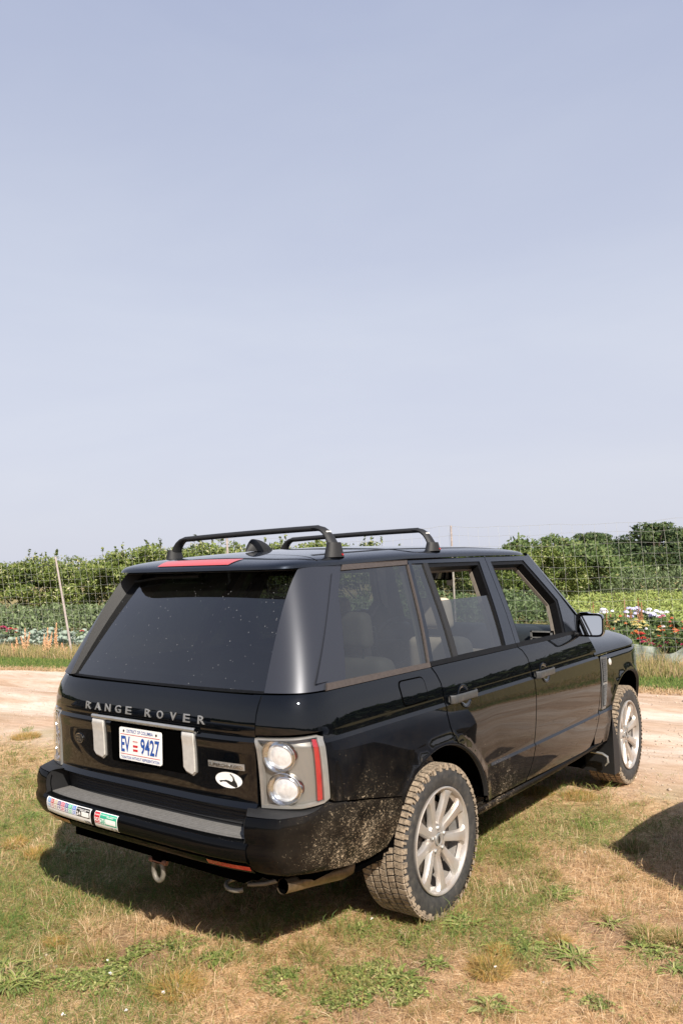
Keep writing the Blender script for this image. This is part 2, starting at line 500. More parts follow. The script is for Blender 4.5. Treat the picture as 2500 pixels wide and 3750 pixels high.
def lawn_mask(x, y):
    e = .35 * (fbm(x * 2.1 + 9, y * 2.1, 3) - .5) * 2
    rn = road_near(x); return np.clip((rn + .25 - y + 2.2 * e) / 2.3, 0, 1)
# 1 flattened straw thatch
x, y, dp = scatter(-9.5, 4.6, -3.6, 5.0, 12000)
g, b = patches(x, y); lm = lawn_mask(x, y)
keep = RNG.random(len(x)) < np.clip(4.0 / dp, .06, 1) ** 2.0 * (1 - .55 * g) * (1 - .72 * b) * lm
x, y, dp = x[keep], y[keep], dp[keep]; n = len(x)
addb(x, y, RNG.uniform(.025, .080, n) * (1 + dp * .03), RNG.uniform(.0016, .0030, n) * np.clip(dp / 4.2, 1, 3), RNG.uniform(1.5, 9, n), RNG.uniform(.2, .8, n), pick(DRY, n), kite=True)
# 2 green blades in patches
x, y, dp = scatter(-9.5, 4.6, -3.6, 5.0, 10000)
g, b = patches(x, y); lm = lawn_mask(x, y)
keep = RNG.random(len(x)) < np.clip(4.0 / dp, .06, 1) ** 2.0 * (.05 + .95 * g) * (1 - .8 * b) * lm
x, y, dp = x[keep], y[keep], dp[keep]; n = len(x)
mixg = (RNG.random((n, 1)) < .74)
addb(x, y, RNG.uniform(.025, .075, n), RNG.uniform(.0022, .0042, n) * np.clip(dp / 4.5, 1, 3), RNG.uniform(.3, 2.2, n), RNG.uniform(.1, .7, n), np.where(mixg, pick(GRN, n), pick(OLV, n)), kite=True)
# 3 standing dry stalks
x, y, dp = scatter(-9.0, 4.6, -3.6, 4.6, 1100)
g, b = patches(x, y); lm = lawn_mask(x, y); c_ = vnoise(x * 3.1 + 50, y * 3.1)
keep = RNG.random(len(x)) < np.clip(4.6 / dp, .2, 1) * (c_ > .52) * lm
x, y, dp = x[keep], y[keep], dp[keep]; n = len(x)
addb(x, y, RNG.uniform(.05, .13, n), RNG.uniform(.0016, .0028, n) * np.clip(dp / 4.5, 1, 3), RNG.uniform(.1, 1.1, n), RNG.uniform(.0, .4, n), pick(DRY, n) * 1.1)
# 4 hundreds of small clumps that break the mat up
x, y, dp = scatter(-9.0, 4.6, -3.6, 4.4, 34)
g, b = patches(x, y); lm = lawn_mask(x, y)
keep = (RNG.random(len(x)) < np.clip(6.5 / dp, .3, 1) * lm) & (b < .7)
x, y, dp, g = x[keep], y[keep], dp[keep], g[keep]
kind_ = RNG.random(len(x)); nb_ = RNG.integers(14, 60, len(x)); rr_ = RNG.uniform(.012, .05, len(x)); hh_ = RNG.uniform(.03, .085, len(x))
ix = np.repeat(np.arange(len(x)), nb_); n = len(ix)
cx_, cy_ = x[ix] + RNG.normal(0, 1, n) * rr_[ix], y[ix] + RNG.normal(0, 1, n) * rr_[ix]
isg = kind_[ix] < (.18 + .55 * g[ix]); iso = (~isg) & (kind_[ix] < .70)
col = np.where(isg[:, None], pick(GRN, n), np.where(iso[:, None], pick(OLV, n), pick(DRY, n)))
addb(cx_, cy_, hh_[ix] * RNG.uniform(.6, 1.2, n), RNG.uniform(.0018, .0034, n) * np.clip(dp[ix] / 4.5, 1, 2.5), RNG.uniform(.2, 1.6, n), RNG.uniform(.1, .6, n), col, kite=True)
# rank grass left standing in the strip behind and under the car
x, y, dp = scatter(-2.2, 1.2, -1.4, 3.2, 1500); lm = vnoise(x * 3.5, y * 3.5 + 40); keep = (lm > .38) & (RNG.random(len(x)) < .8)
x, y, dp = x[keep], y[keep], dp[keep]; n = len(x)
addb(x, y, RNG.uniform(.05, .13, n), RNG.uniform(.0022, .0040, n), RNG.uniform(.2, 1.6, n), RNG.uniform(.1, .6, n), np.where(RNG.random((n, 1)) < .55, pick(GRN, n), pick(OLV, n)), kite=True)
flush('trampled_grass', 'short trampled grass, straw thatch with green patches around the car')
# 4 verge beyond the road: short green turf, then tall tawny grass at the fence foot
def verge(xr, dens):
    n = int(dens); x = RNG.uniform(*xr, n); t = RNG.random(n); return x, t
n = 80000; x = RNG.uniform(-17, 9, n); t = RNG.random(n) ** 1.0
y = road_far(x) - .12 + t * 1.35 + .2 * (fbm(x * 1.5, x * 0, 3) - .5); k = in_view(x, y, 2.0) | ((x > 2) & (RNG.random(n) < .3)); x, y, t = x[k], y[k], t[k]; n = len(x)
gm = np.clip((t - .12) * 4, 0, 1)[:, None] * (.85 + .6 * fbm(x * 1.3, y * 1.3, 3))[:, None]
col = np.where(RNG.random((n, 1)) < gm, pick(GRN, n) * 1.0, pick(DRY, n) * .95)
addb(x, y, RNG.uniform(.03, .09, n) + .05 * t, RNG.uniform(.007, .013, n), RNG.uniform(.2, 1.5, n), RNG.uniform(.1, .6, n), col)
flush('verge_turf', 'strip of short green turf along the far edge of the sandy track')
n = 60000; x = RNG.uniform(-18, 9, n); y = FY(x) - .95 + 1.5 * RNG.random(n) ** .9; k = in_view(x, y, 2.0) | ((x > 2) & (RNG.random(n) < .3)); x, y = x[k], y[k]; n = len(x)
cl = fbm(x * 1.4 + 4, y * 1.4, 3)
hgt = RNG.uniform(.10, .34, n) * (.5 + cl) * (1.0 + .5 * (RNG.random(n) < .08))
TAW = np.array([[.50, .36, .19], [.44, .34, .14], [.30, .28, .10], [.20, .22, .08], [.56, .42, .26], [.36, .33, .13]])
addb(x, y, hgt, RNG.uniform(.006, .012, n), RNG.uniform(.1, .8, n), RNG.uniform(0, .35, n), pick(TAW, n))
flush('tall_grass', 'knee-high tawny and olive grass growing along the foot of the wire fence')

# ------------------------------------------------------------------ single plants in the foreground
def one_plant(name, x, y, build, label, cat, group=None, rz=0.0):
    o = build; return o
def tuft(cx, cy, r, hgt, n, pal, label, spread=1.0):
    az = RNG.uniform(0, 2 * pi, n); rr = r * np.sqrt(RNG.random(n)) * .55
    P = np.stack([rr * np.cos(az), rr * np.sin(az), np.zeros(n)], 1)
    h = RNG.uniform(.6, 1.15, n) * hgt
    co, tr, cl = blades(P, h, RNG.uniform(.0018, .0034, n), az + RNG.normal(0, .5, n), rr / r * 1.6 * spread + RNG.uniform(.05, .5, n), RNG.uniform(.05, .5, n), pick(pal, n))
    nz = np.cross(co[tr[:, 1]] - co[tr[:, 0]], co[tr[:, 2]] - co[tr[:, 0]]); dn = nz @ np.array(SUN_DIR) < 0; tr[dn] = tr[dn][:, ::-1]
    vn = np.tile([.25, -.15, 1.0], (len(co), 1)) + RNG.normal(0, .2, (len(co), 3)); vn /= np.linalg.norm(vn, axis=1)[:, None]
    o = np_mesh('grass_tuft', co, tr, cl, BLADE); o.data.polygons.foreach_set('use_smooth', [True] * len(tr)); o.data.normals_split_custom_set_from_vertices(vn.astype(np.float32))
    o.location = (cx, cy, ground_z(cx, cy) - .003)
    tag(o, label, 'grass tuft', 'grass tufts in the trampled turf'); return o
MIXOL = np.concatenate([OLV, GRN[:2], DRY[:2]]); ORG = np.array([[.55, .33, .10], [.47, .30, .09], [.34, .29, .08], [.60, .42, .19]])
TUFTS = [
 (650, 3640, .13, .10, ORG, 'large olive and orange tuft low in the photo, left of centre'),
 (350, 3510, .12, .08, MIXOL, 'olive tuft beside white clover flowers, left foreground'),
 (325, 3410, .10, .075, DRY, 'pale straw tuft just outside the shadow of the bumper, left side'),
 (200, 3465, .06, .06, ORG, 'small tawny tuft behind the broad-leaved weed at left'),
 (1130, 3505, .12, .075, MIXOL, 'olive tuft below the edge of the shadow of the car, centre'),
 (1230, 3640, .08, .05, MIXOL, 'low olive tuft at the bottom centre'),
 (1795, 3570, .12, .085, ORG, 'orange tuft at lower right, left of a green rosette'),
 (1830, 3500, .06, .07, ORG, 'small orange tuft below the rear wheel, right side'),
 (2370, 3440, .10, .09, MIXOL, 'olive tuft near the right edge, upper of two'),
 (2480, 3450, .08, .09, MIXOL, 'olive tuft cut by the right edge of the photo'),
 (2050, 3455, .06, .05, ORG, 'tiny tawny tuft in the lower right turf'),
 (1905, 3120, .16, .06, MIXOL, 'wide olive tuft right of the rear wheel'),
 (1960, 2905, .22, .05, ORG, 'low brown tuft between the sill and the sandy track'),
 (2120, 2920, .2, .05, ORG, 'wispy brown tuft near the front wheel'),
 (60, 3100, .10, .09, ORG, 'orange tuft at the left edge behind the bumper'),
 (130, 3140, .09, .10, ORG, 'orange tuft at the left, at the tip of the car shadow'),
 (95, 2700, .22, .09, ORG, 'dry brown bush of grass at the edge of the track, far left'),
 (120, 2880, .12, .10, MIXOL, 'olive tuft left of the bumper corner'),
 (960, 3420, .10, .09, MIXOL, 'dull olive tuft inside the shadow under the tailpipe'),
 (780, 3330, .10, .10, DRY, 'straw tuft in the shadow below the shackle'),
 (560, 3390, .12, .08, DRY, 'spiky straw tuft on the rear edge of the car shadow'),
 (2010, 3205, .10, .05, MIXOL, 'faint olive tuft right of the rear wheel, nearer the shade'),
 (2310, 3110, .14, .08, MIXOL, 'dark tuft inside the shade at the right edge'),
 (40, 3380, .12, .05, GRN, 'green tuft on the left edge, halfway down the turf'),
]
for (u, v, r, h, pal, lb) in TUFTS:
    p = gp(u, v); tuft(p[0], p[1], r * 1.15, h * 1.05, int(1900 * r / .1 * .22) + 120, pal, lb)

WEED = leafy_mat('weed_leaves', .2, .45)
def rosette(cx, cy, n, L, wd, up, pal, label, curl=.6):
    """lance-shaped leaves with a folded midrib springing from one crown"""
    co, fc, cl = [], [], []
    ox = RNG.normal(0, L * .22, (n, 2)) * (n > 9)
    for k in range(n):
        a = RNG.uniform(0, 2 * pi); l = L * RNG.uniform(.35, 1.0); w = wd * RNG.uniform(.6, 1.1)
        sw = RNG.normal(0, .18); e = up * RNG.uniform(.4, 1.3); d = np.array([cos(a), sin(a), 0]); s = np.array([-sin(a), cos(a), 0])
        c = pal[RNG.integers(len(pal))] * RNG.uniform(.8, 1.25); base = len(co)
        for i, t in enumerate((0, .2, .45, .7, .9, 1.0)):
            ww = w * (0.25 + 1.6 * t * (1 - t) * 2) * (0 if i == 5 else 1) * .5
            cpt = d * (l * t + .01) + np.array([ox[k, 0], ox[k, 1], l * (e * t - curl * e * t * t * 1.3) + .006]) + s * l * t * t * sw
            co += [cpt - s * ww + [0, 0, ww * .45], cpt, cpt + s * ww + [0, 0, ww * .45]]; cl += [c * .9, c * 1.2, c * .9]
        for i in range(5):
            q = base + 3 * i; fc += [(q, q + 1, q + 4, q + 3), (q + 1, q + 2, q + 5, q + 4)]
    o = np_mesh('broadleaf_weed', np.array(co), np.array(fc), np.clip(np.array(cl), 0, 1), WEED)
    o.location = (cx, cy, ground_z(cx, cy)); tag(o, label, 'weed', 'broad-leaved weeds in the turf'); return o
WG = np.array([[.20, .245, .065], [.26, .29, .085], [.15, .19, .055], [.33, .33, .13]])
WEEDS = [
 (225, 3500, 7, .10, .022, .35, 'dark shiny ribwort with few long leaves, left foreground'),
 (60, 3620, 64, .125, .014, .9, 'big bushy clump of long green leaves in the bottom left corner'),
 (10, 3560, 46, .12, .014, .9, 'leafy clump cut by the left edge above the bottom corner'),
 (800, 3520, 34, .085, .022, .6, 'dark green leafy weed below the tip of the car shadow, centre left'),
 (1700, 3395, 26, .12, .018, .6, 'bright green rosette just below the rear tyre'),
 (1920, 3480, 26, .11, .018, .55, 'green rosette right of and below the rear tyre, in the middle of a leafy strip'),
 (2100, 3510, 30, .12, .016, .5, 'spreading green rosette in the lower right turf'),
 (1460, 3590, 24, .10, .020, .6, 'green rosette at the bottom, right of centre'),
 (1600, 3535, 18, .07, .016, .55, 'small grey-green rosette between two brown tufts'),
 (1830, 3470, 16, .08, .014, .5, 'low leaves left of the green strip below the tyre'),
 (1330, 3410, 18, .08, .014, .6, 'green weed at the edge of the shadow below the tyre'),
 (2050, 3280, 26, .12, .014, .4, 'flat leafy patch in the turf right of the rear wheel'),
 (2150, 3015, 20, .13, .014, .4, 'leafy patch between the car and the shade at right'),
 (2240, 3385, 16, .08, .014, .5, 'small rosette on bare earth near the right edge'),
 (2340, 3475, 10, .09, .018, .5, 'dark leaves under the olive tuft at the right edge'),
 (1800, 3090, 16, .10, .016, .5, 'leafy weed right against the rear tyre on its right'),
 (260, 3120, 30, .13, .016, .7, 'lush dark green clump in the tip of the bumper shadow'),
 (120, 2990, 20, .10, .018, .5, 'green weed left of the stickered bumper'),
 (1800, 3700, 18, .09, .018, .5, 'green rosette at the very bottom, right of centre'),
 (2470, 3560, 16, .08, .016, .5, 'leafy weed cut by the right edge near the bottom'),
 (350, 3600, 26, .085, .014, .5, 'grey-green leafy patch left of the big olive tuft'),
]
for (u, v, n, L, wd, up, lb) in WEEDS:
    p = gp(u, v); rosette(p[0], p[1], n if n < 10 else int(n * 2.2), L, wd * .8, up, WG, lb)

# clover carpets: round leaflets lying close to the ground
def clover(spots):
    co, fc, cl = [], [], []
    for (u, v, ru, n) in spots:
        c = gp(u, v); r = ru / FOC * (-(np.array(c) - CAM) @ CM[:, 2])
        for k in range(n):
            a = RNG.uniform(0, 2 * pi); q = r * 1.5 * RNG.random() ** .8
            x, y = c[0] + q * cos(a) * 1.0, c[1] + q * sin(a) * 1.0
            if fbm(np.array(x * 5.1), np.array(y * 5.1), 3) < .42 + .16 * q / r: continue
            z = ground_z(x, y) + RNG.uniform(.006, .022)
            colr = WG[RNG.integers(4)] * RNG.uniform(.7, 1.3)
            ph = RNG.uniform(0, 2 * pi); s = RNG.uniform(.0045, .0075)
            for j in range(3):
                t = ph + j * 2.094; cx_, cy_ = x + s * cos(t), y + s * sin(t); b0 = len(co); tz = RNG.normal(0, .3, 2)
                for m_ in range(5):
                    w = 2 * pi * m_ / 5; dx, dy = s * .9 * cos(w), s * .9 * sin(w); co.append((cx_ + dx, cy_ + dy, z + dx * tz[0] + dy * tz[1])); cl.append(colr)
                fc.append((b0, b0 + 1, b0 + 2, b0 + 3, b0 + 4))
    o = np_mesh('clover', np.array(co), np.array(fc), np.clip(np.array(cl), 0, 1), WEED)
    tag(o, 'low mats of clover leaves creeping through the straw in the foreground', 'clover', kind='stuff')
clover([(480, 3510, 150, 900), (420, 3570, 110, 600), (1150, 3610, 170, 900), (1500, 3440, 90, 500), (660, 3480, 60, 200), (1320, 3620, 130, 800), (1240, 3560, 110, 500), (1500, 3650, 90, 500), (1900, 3460, 160, 600), (2200, 3690, 120, 300), (1330, 3560, 90, 400), (1060, 3570, 120, 500), (240, 3600, 60, 200), (2420, 3500, 90, 250), (1720, 3700, 120, 400)])
CLP = {(393, 3527): 'on the olive tuft at left', (404, 3572): 'in the leaves below the olive tuft at left', (232, 3724): 'at the bottom edge, left', (598, 3643): 'right of the grey-green leafy patch', (1815, 3550): 'on the orange tuft at lower right', (462, 3710): 'low in the photo below the grey-green patch', (1362, 3372): 'at the edge of the shadow below the tyre'}
CLW = simple('clover_white', (.78, .76, .74), rough=.7)
for (u, v) in ((393, 3527), (404, 3572), (232, 3724), (598, 3643), (1815, 3550), (462, 3710), (1362, 3372)):
    p = gp(u, v, .03); m = MB()
    for k in range(14):
        a, e = RNG.uniform(0, 2 * pi), RNG.uniform(-.3, 1.4); d = Vector((cos(a) * cos(e), sin(a) * cos(e), sin(e)))
        c = Vector((0, 0, .006)) + d * .004; s = d.orthogonal().normalized() * .0022; m.add([c - s, c + d * .006, c + s, c - d * .001], [(0, 1, 2, 3)])
    o = m.build('clover_flower', CLW, None, smooth=False); o.location = tuple(p)
    tag(o, 'small white clover flower ' + CLP[(u, v)], 'flower', 'white clover flowers')
# pebbles
RP = simple('track_gravel', (.46, .36, .28), rough=.9, var=.35, scale=3)
def track_gravel(n=9000):
    x = RNG.uniform(-14, 4, n); d = RNG.uniform(2.4, 7.0, n); y = .228 * x + d; k = in_view(x, y, 1.0); x, y = x[k], y[k]; n = len(x)
    k = RNG.random(n) < np.clip(fbm(x * 1.2, y * 1.2, 3) * 3 - 1.0, .05, 1); x, y = x[k], y[k]; n = len(x)
    s = RNG.uniform(.004, .016, n) * (1 + (RNG.random(n) < .03) * 1.2); P = np.stack([x, y, gheight(x, y) + s * .2], 1)
    D = np.array([[1, 0, 0], [0, 1, 0], [-1, 0, 0], [0, -1, 0], [0, 0, .6], [0, 0, -.6]])
    co = (P[:, None, :] + D[None] * s[:, None, None] * RNG.uniform(.6, 1.2, (n, 6, 1))).reshape(-1, 3)
    T = np.array([[0, 1, 4], [1, 2, 4], [2, 3, 4], [3, 0, 4], [1, 0, 5], [2, 1, 5], [3, 2, 5], [0, 3, 5]])
    tr = (np.arange(n)[:, None, None] * 6 + T[None]).reshape(-1, 3)
    o = np_mesh('track_gravel', co, tr, None, RP); tag(o, 'loose stones and clods scattered over the sandy track', 'gravel', kind='stuff')
track_gravel()
PEB = simple('pebble_grey', (.50, .43, .36), rough=.8, var=.3, scale=40)
bm = bmesh.new(); bmesh.ops.create_icosphere(bm, subdivisions=2, radius=.010)
for v in bm.verts: v.co *= 1 + .25 * (random.random() - .5); v.co.z *= .6
peb = bm_obj('pebble', bm, PEB); PBL = ['pale pebble under the ribwort at left, right one of a pair', 'pale pebble under the ribwort at left, left one of a pair', 'pebble on bare earth left of the ribwort', 'pebble just behind the ribwort at left', 'pebble above the bushy clump at the left edge', 'white stone on the orange tuft at lower right', 'pale stone in the sunlit turf left of the shade at right', 'pebble between the two rosettes at lower right']
plist = [(205, 3543), (184, 3541), (150, 3510), (170, 3500), (60, 3545), (1810, 3560), (2140, 3120), (1990, 3600)]
for k, (u, v) in enumerate(plist):
    o = peb if k == 0 else peb.copy()
    if k: COL.objects.link(o)
    p = gp(u, v); o.location = (p[0], p[1], ground_z(p[0], p[1]) + .003); s = .7 + .6 * random.random(); o.scale = (s, s * .8, s); o.rotation_euler = (0, 0, random.random() * 6)
    tag(o, PBL[k], 'pebble', 'pebbles in the turf')
# ================================================================== THE CAR
# car frame = world frame: origin on the ground under the rear axle, +y forward, +x its right side
def hermite_table(pts, n=400):
    xs = np.array([p[0] for p in pts]); ys = np.array([p[1] for p in pts])
    d = np.diff(ys) / np.diff(xs); m = np.zeros(len(xs))
    m[0], m[-1] = d[0], d[-1]
    for i in range(1, len(xs) - 1):
        m[i] = 0 if d[i - 1] * d[i] <= 0 else 2 * d[i - 1] * d[i] / (d[i - 1] + d[i])
    X = np.linspace(xs[0], xs[-1], n); k = np.clip(np.searchsorted(xs, X) - 1, 0, len(xs) - 2)
    h = xs[k + 1] - xs[k]; t = (X - xs[k]) / h
    Y = (2*t**3 - 3*t**2 + 1)*ys[k] + (t**3 - 2*t**2 + t)*h*m[k] + (-2*t**3 + 3*t**2)*ys[k+1] + (t**3 - t**2)*h*m[k+1]
    return X, Y
def piecewise(sections):
    T = [hermite_table(s) for s in sections]
    X = np.concatenate([t[0] for t in T]); Y = np.concatenate([t[1] for t in T])
    def f(z): return float(np.interp(z, X, Y))
    return f
_Wlow_c = piecewise([[(.34,.925),(.40,.940),(.47,.956),(.56,.967),(.640,.971)], [(.640,.971),(.654,.960)], [(.654,.960),(.75,.966),(.85,.967),(.95,.963),(1.035,.955)], [(1.035,.955),(1.052,.944)], [(1.052,.944),(1.10,.937),(1.17,.923),(1.22,.908),(1.25,.895)]])
_Wlow_p = piecewise([[(.34,.925),(.40,.940),(.47,.956),(.56,.966),(.65,.970),(.75,.971),(.85,.969),(.95,.963),(1.035,.955)], [(1.035,.955),(1.052,.944)], [(1.052,.944),(1.10,.937),(1.17,.923),(1.22,.908),(1.25,.895)]])
def crease_w(y): return sstep(.37, .62, y) * (1 - sstep(2.38, 2.5, y))
_yc = piecewise([[(.50,-1.06),(.60,-1.07),(.762,-1.085)], [(.762,-1.125),(.765,-1.136)],[(.765,-1.136),(.788,-1.117)], [(.788,-1.117),(.9,-1.121),(1.0,-1.126),(1.046,-1.133)], [(1.046,-1.133),(1.062,-1.123)], [(1.062,-1.123),(1.10,-1.128),(1.16,-1.119),(1.21,-1.099),(1.245,-1.075)]])
_yq = piecewise([[(.50,-1.09),(.62,-1.105),(.78,-1.117),(.9,-1.121),(1.0,-1.126),(1.046,-1.133)], [(1.046,-1.133),(1.062,-1.123)], [(1.062,-1.123),(1.10,-1.128),(1.16,-1.119),(1.21,-1.099),(1.245,-1.075)]])
NSE = 4.2
_th = np.linspace(0, pi / 2, 2000)
_UX = np.cos(_th) ** (2 / NSE); _UY = np.sin(_th) ** (2 / NSE)
_arc = np.concatenate([[0], np.cumsum(np.hypot(np.diff(_UX) * .95, np.diff(_UY) * .45))])
PEND = -.70 - _arc[-1]
def unit_arc(p):
    s = -.70 - p
    return float(np.interp(s, _arc, _UX)), float(np.interp(s, _arc, _UY))
def p_of_x(x, W=.955):
    return -.70 - float(np.interp(-x / W, -_UX, _arc))
def drop(x, W=.955, b=.45):
    r = min(.999, abs(x) / W); return b * (1 - (1 - r ** NSE) ** (1 / NSE))
def barrel(y):
    return .012 * (1 - cos(pi * min(1, abs(y - 1.15) / 1.85))) / 2
def flare(y, z):
    r = 1e9
    for cy in (0.0, 2.88):
        r = min(r, math.hypot(y - cy, z - .375) - (.475 if cy == 0 else .505))
    return .010 * (1 - sstep(0, .055, r)) if z < .9 else .010 * (1 - sstep(0, .055, r))
def SL(p, z):
    """lower body surface, right half"""
    if p >= -.70:
        c = crease_w(p); W = lerp(_Wlow_p(z), _Wlow_c(z), c)
        x = W - barrel(p) + flare(p, z)
        if p > 2.95:
            t = min(.999, (p - 2.95) / .81); x *= (1 - t ** 2.2) ** (1 / 2.2)
        return Vector((x, p, z))
    X, Y = unit_arc(p); W = _Wlow_p(z) - barrel(-.70)
    return Vector((W * X, -.70 + (_yq(z) + .70) * Y, z))
def ST(x, z, off=0.0):
    """tailgate surface"""
    return Vector((x, _yc(z) + drop(x) + off, z))

_G = piecewise([[(1.22,.903),(1.30,.874),(1.45,.812),(1.60,.741),(1.72,.681),(1.80,.641),(1.83,.62)]])
def yst(z): return -.70 + .25 * (z - 1.24) / .53
def SG(y, z):
    """greenhouse side plane"""
    return Vector((_G(z) - barrel(y) * .6 - .02 * sstep(1.5, 2.4, y), y, z))
def ygc(z): return -1.062 + .245 * (z - 1.24) / .53 + .0
def SGR(q, z):
    """greenhouse rear corner. q in 0..1 from side tangent to rear centre"""
    n = 5.0
    th = q * pi / 2; X = cos(th) ** (2 / n); Y = sin(th) ** (2 / n)
    ys = yst(z)
    return Vector(((_G(z) - barrel(-.6) * .6) * X, ys + (ygc(z) - ys) * Y, z))

def surf_normal(S, a, b, outx=True):
    e = 1e-3
    du = S(a + e, b) - S(a - e, b); dv = S(a, b + e) - S(a, b - e)
    n = du.cross(dv)
    if n.length < 1e-12: return Vector((0, 0, 1))
    return n.normalized()

def inset_poly(poly, d):
    n = len(poly); out = []
    area = sum(poly[i][0] * poly[(i + 1) % n][1] - poly[(i + 1) % n][0] * poly[i][1] for i in range(n))
    if area < 0: poly = poly[::-1]
    for i in range(n):
        a, b, c = Vector(poly[i - 1]), Vector(poly[i]), Vector(poly[(i + 1) % n])
        e1 = (b - a).normalized(); e2 = (c - b).normalized()
        n1 = Vector((-e1.y, e1.x)); n2 = Vector((-e2.y, e2.x))
        m = (n1 + n2)
        if m.length < 1e-6: out.append(b + n1 * d); continue
        m.normalize(); out.append(b + m * min(d / max(.3, m.dot(n1)), d * 2.5))
    return [tuple(p) for p in out]

def panel_data(poly, S, step=(.05, .05), gap=.003, thick=.02, cuts=(), xflip=False, lift=0.0, ref=None):
    poly = inset_poly(poly, gap) if gap else (poly if sum(poly[i][0] * poly[(i + 1) % len(poly)][1] - poly[(i + 1) % len(poly)][0] * poly[i][1] for i in range(len(poly))) > 0 else poly[::-1])
    bm = bmesh.new()
    vs = [bm.verts.new((a, b, 0)) for a, b in poly]
    bm.faces.new(vs)
    A = [p[0] for p in poly]; B = [p[1] for p in poly]
    def cut(ax, val):
        co = (val, 0, 0) if ax == 0 else (0, val, 0); no = (1, 0, 0) if ax == 0 else (0, 1, 0)
        bmesh.ops.bisect_plane(bm, geom=bm.verts[:] + bm.edges[:] + bm.faces[:], dist=1e-5, plane_co=co, plane_no=no)
    k = math.ceil(min(A) / step[0])
    while k * step[0] < max(A):
        cut(0, k * step[0]); k += 1
    k = math.ceil(min(B) / step[1])
    while k * step[1] < max(B):
        if all(abs(k * step[1] - c) > step[1] * .3 for c in cuts): cut(1, k * step[1])
        k += 1
    for c in cuts:
        if min(B) < c < max(B): cut(1, c)
    bm.verts.ensure_lookup_table(); bm.faces.ensure_lookup_table(); bm.verts.index_update()
    flat = [(v.co.x, v.co.y) for v in bm.verts]
    faces = [[v.index for v in f.verts] for f in bm.faces]
    bedges = []
    for e in bm.edges:
        if len(e.link_faces) == 1:
            f = e.link_faces[0]; fv = [v.index for v in f.verts]
            i = fv.index(e.verts[0].index); a, b = e.verts[0].index, e.verts[1].index
            if fv[(i + 1) % len(fv)] != b: a, b = b, a
            bedges.append((a, b))
    bm.free()
    P = [S(a, b) for a, b in flat]
    # facet aware normals: per face, evaluate just inside
    sgn = 1.0
    n0 = surf_normal(S, *flat[0])
    r = ref if ref is not None else Vector((P[0].x, P[0].y - 1.0 if False else 0, 0))
    f0 = faces[0]; c0 = sum((P[i] for i in f0), Vector()) / len(f0)
    fn = (P[f0[1]] - P[f0[0]]).cross(P[f0[2]] - P[f0[1]])
    outd = ref if ref is not None else Vector((c0.x, c0.y - .6, c0.z - 1.0)) 
    rev = fn.dot(outd) < 0
    if n0.dot(outd) < 0: sgn = -1.0
    V = [p + surf_normal(S, *flat[i]) * sgn * lift for i, p in enumerate(P)]
    F, LN = [], []
    for f in faces:
        ca = sum(flat[i][0] for i in f) / len(f); cb = sum(flat[i][1] for i in f) / len(f)
        ff = f[::-1] if rev else f
        F.append(tuple(ff))
        for i in ff:
            a, b = flat[i]
            LN.append(surf_normal(S, a + (ca - a) * .06, b + (cb - b) * .06) * sgn)
    if thick:
        base = len(V); mp = {}
        for a, b in bedges:
            for i in (a, b):
                if i not in mp:
                    mp[i] = len(V); nn = surf_normal(S, *flat[i]) * sgn
                    V.append(V[i] - nn * thick)
        for a, b in bedges:
            q = (b, a, mp[a], mp[b])
            if rev: q = q[::-1]
            F.append(q)
            e = (V[b] - V[a]); nn = (V[q[1]] - V[q[0]]).cross(V[q[2]] - V[q[1]])
            nn = nn.normalized() if nn.length > 1e-12 else Vector((1, 0, 0))
            LN += [nn] * 4
    if xflip:
        V = [Vector((-v.x, v.y, v.z)) for v in V]
        F2, L2, k = [], [], 0
        for f in F:
            F2.append(f[::-1]); L2 += [Vector((-n.x, n.y, n.z)) for n in LN[k:k + len(f)][::-1]]; k += len(f)
        F, LN = F2, L2
    return V, F, LN

def panel(name, poly, S, mat, parent, both=True, left_name=None, **kw):
    out = []
    for fl in ((False, True) if both else (False,)):
        V, F, LN = panel_data(poly, S, xflip=fl, **kw)
        me = bpy.data.meshes.new(name)
        me.from_pydata([tuple(v) for v in V], [], F)
        me.polygons.foreach_set('use_smooth', [True] * len(me.polygons))
        me.normals_split_custom_set([tuple(n) for n in LN])
        me.update()
        par = parent[1 if fl else 0] if isinstance(parent, (list, tuple)) else parent
        out.append(link_mesh(name, me, mat, par))
    return out

def both_build(name, mb, mat, parent, smooth=True, angle=35):
    """build MB and its mirror image about x = 0"""
    pr = parent if isinstance(parent, (list, tuple)) else (parent, parent)
    a = mb.build(name, mat, pr[0], smooth, angle)
    b = py_mesh(name, [(-v[0], v[1], v[2]) for v in mb.V], [f[::-1] for f in mb.F], mat, pr[1], smooth, angle)
    return [a, b]

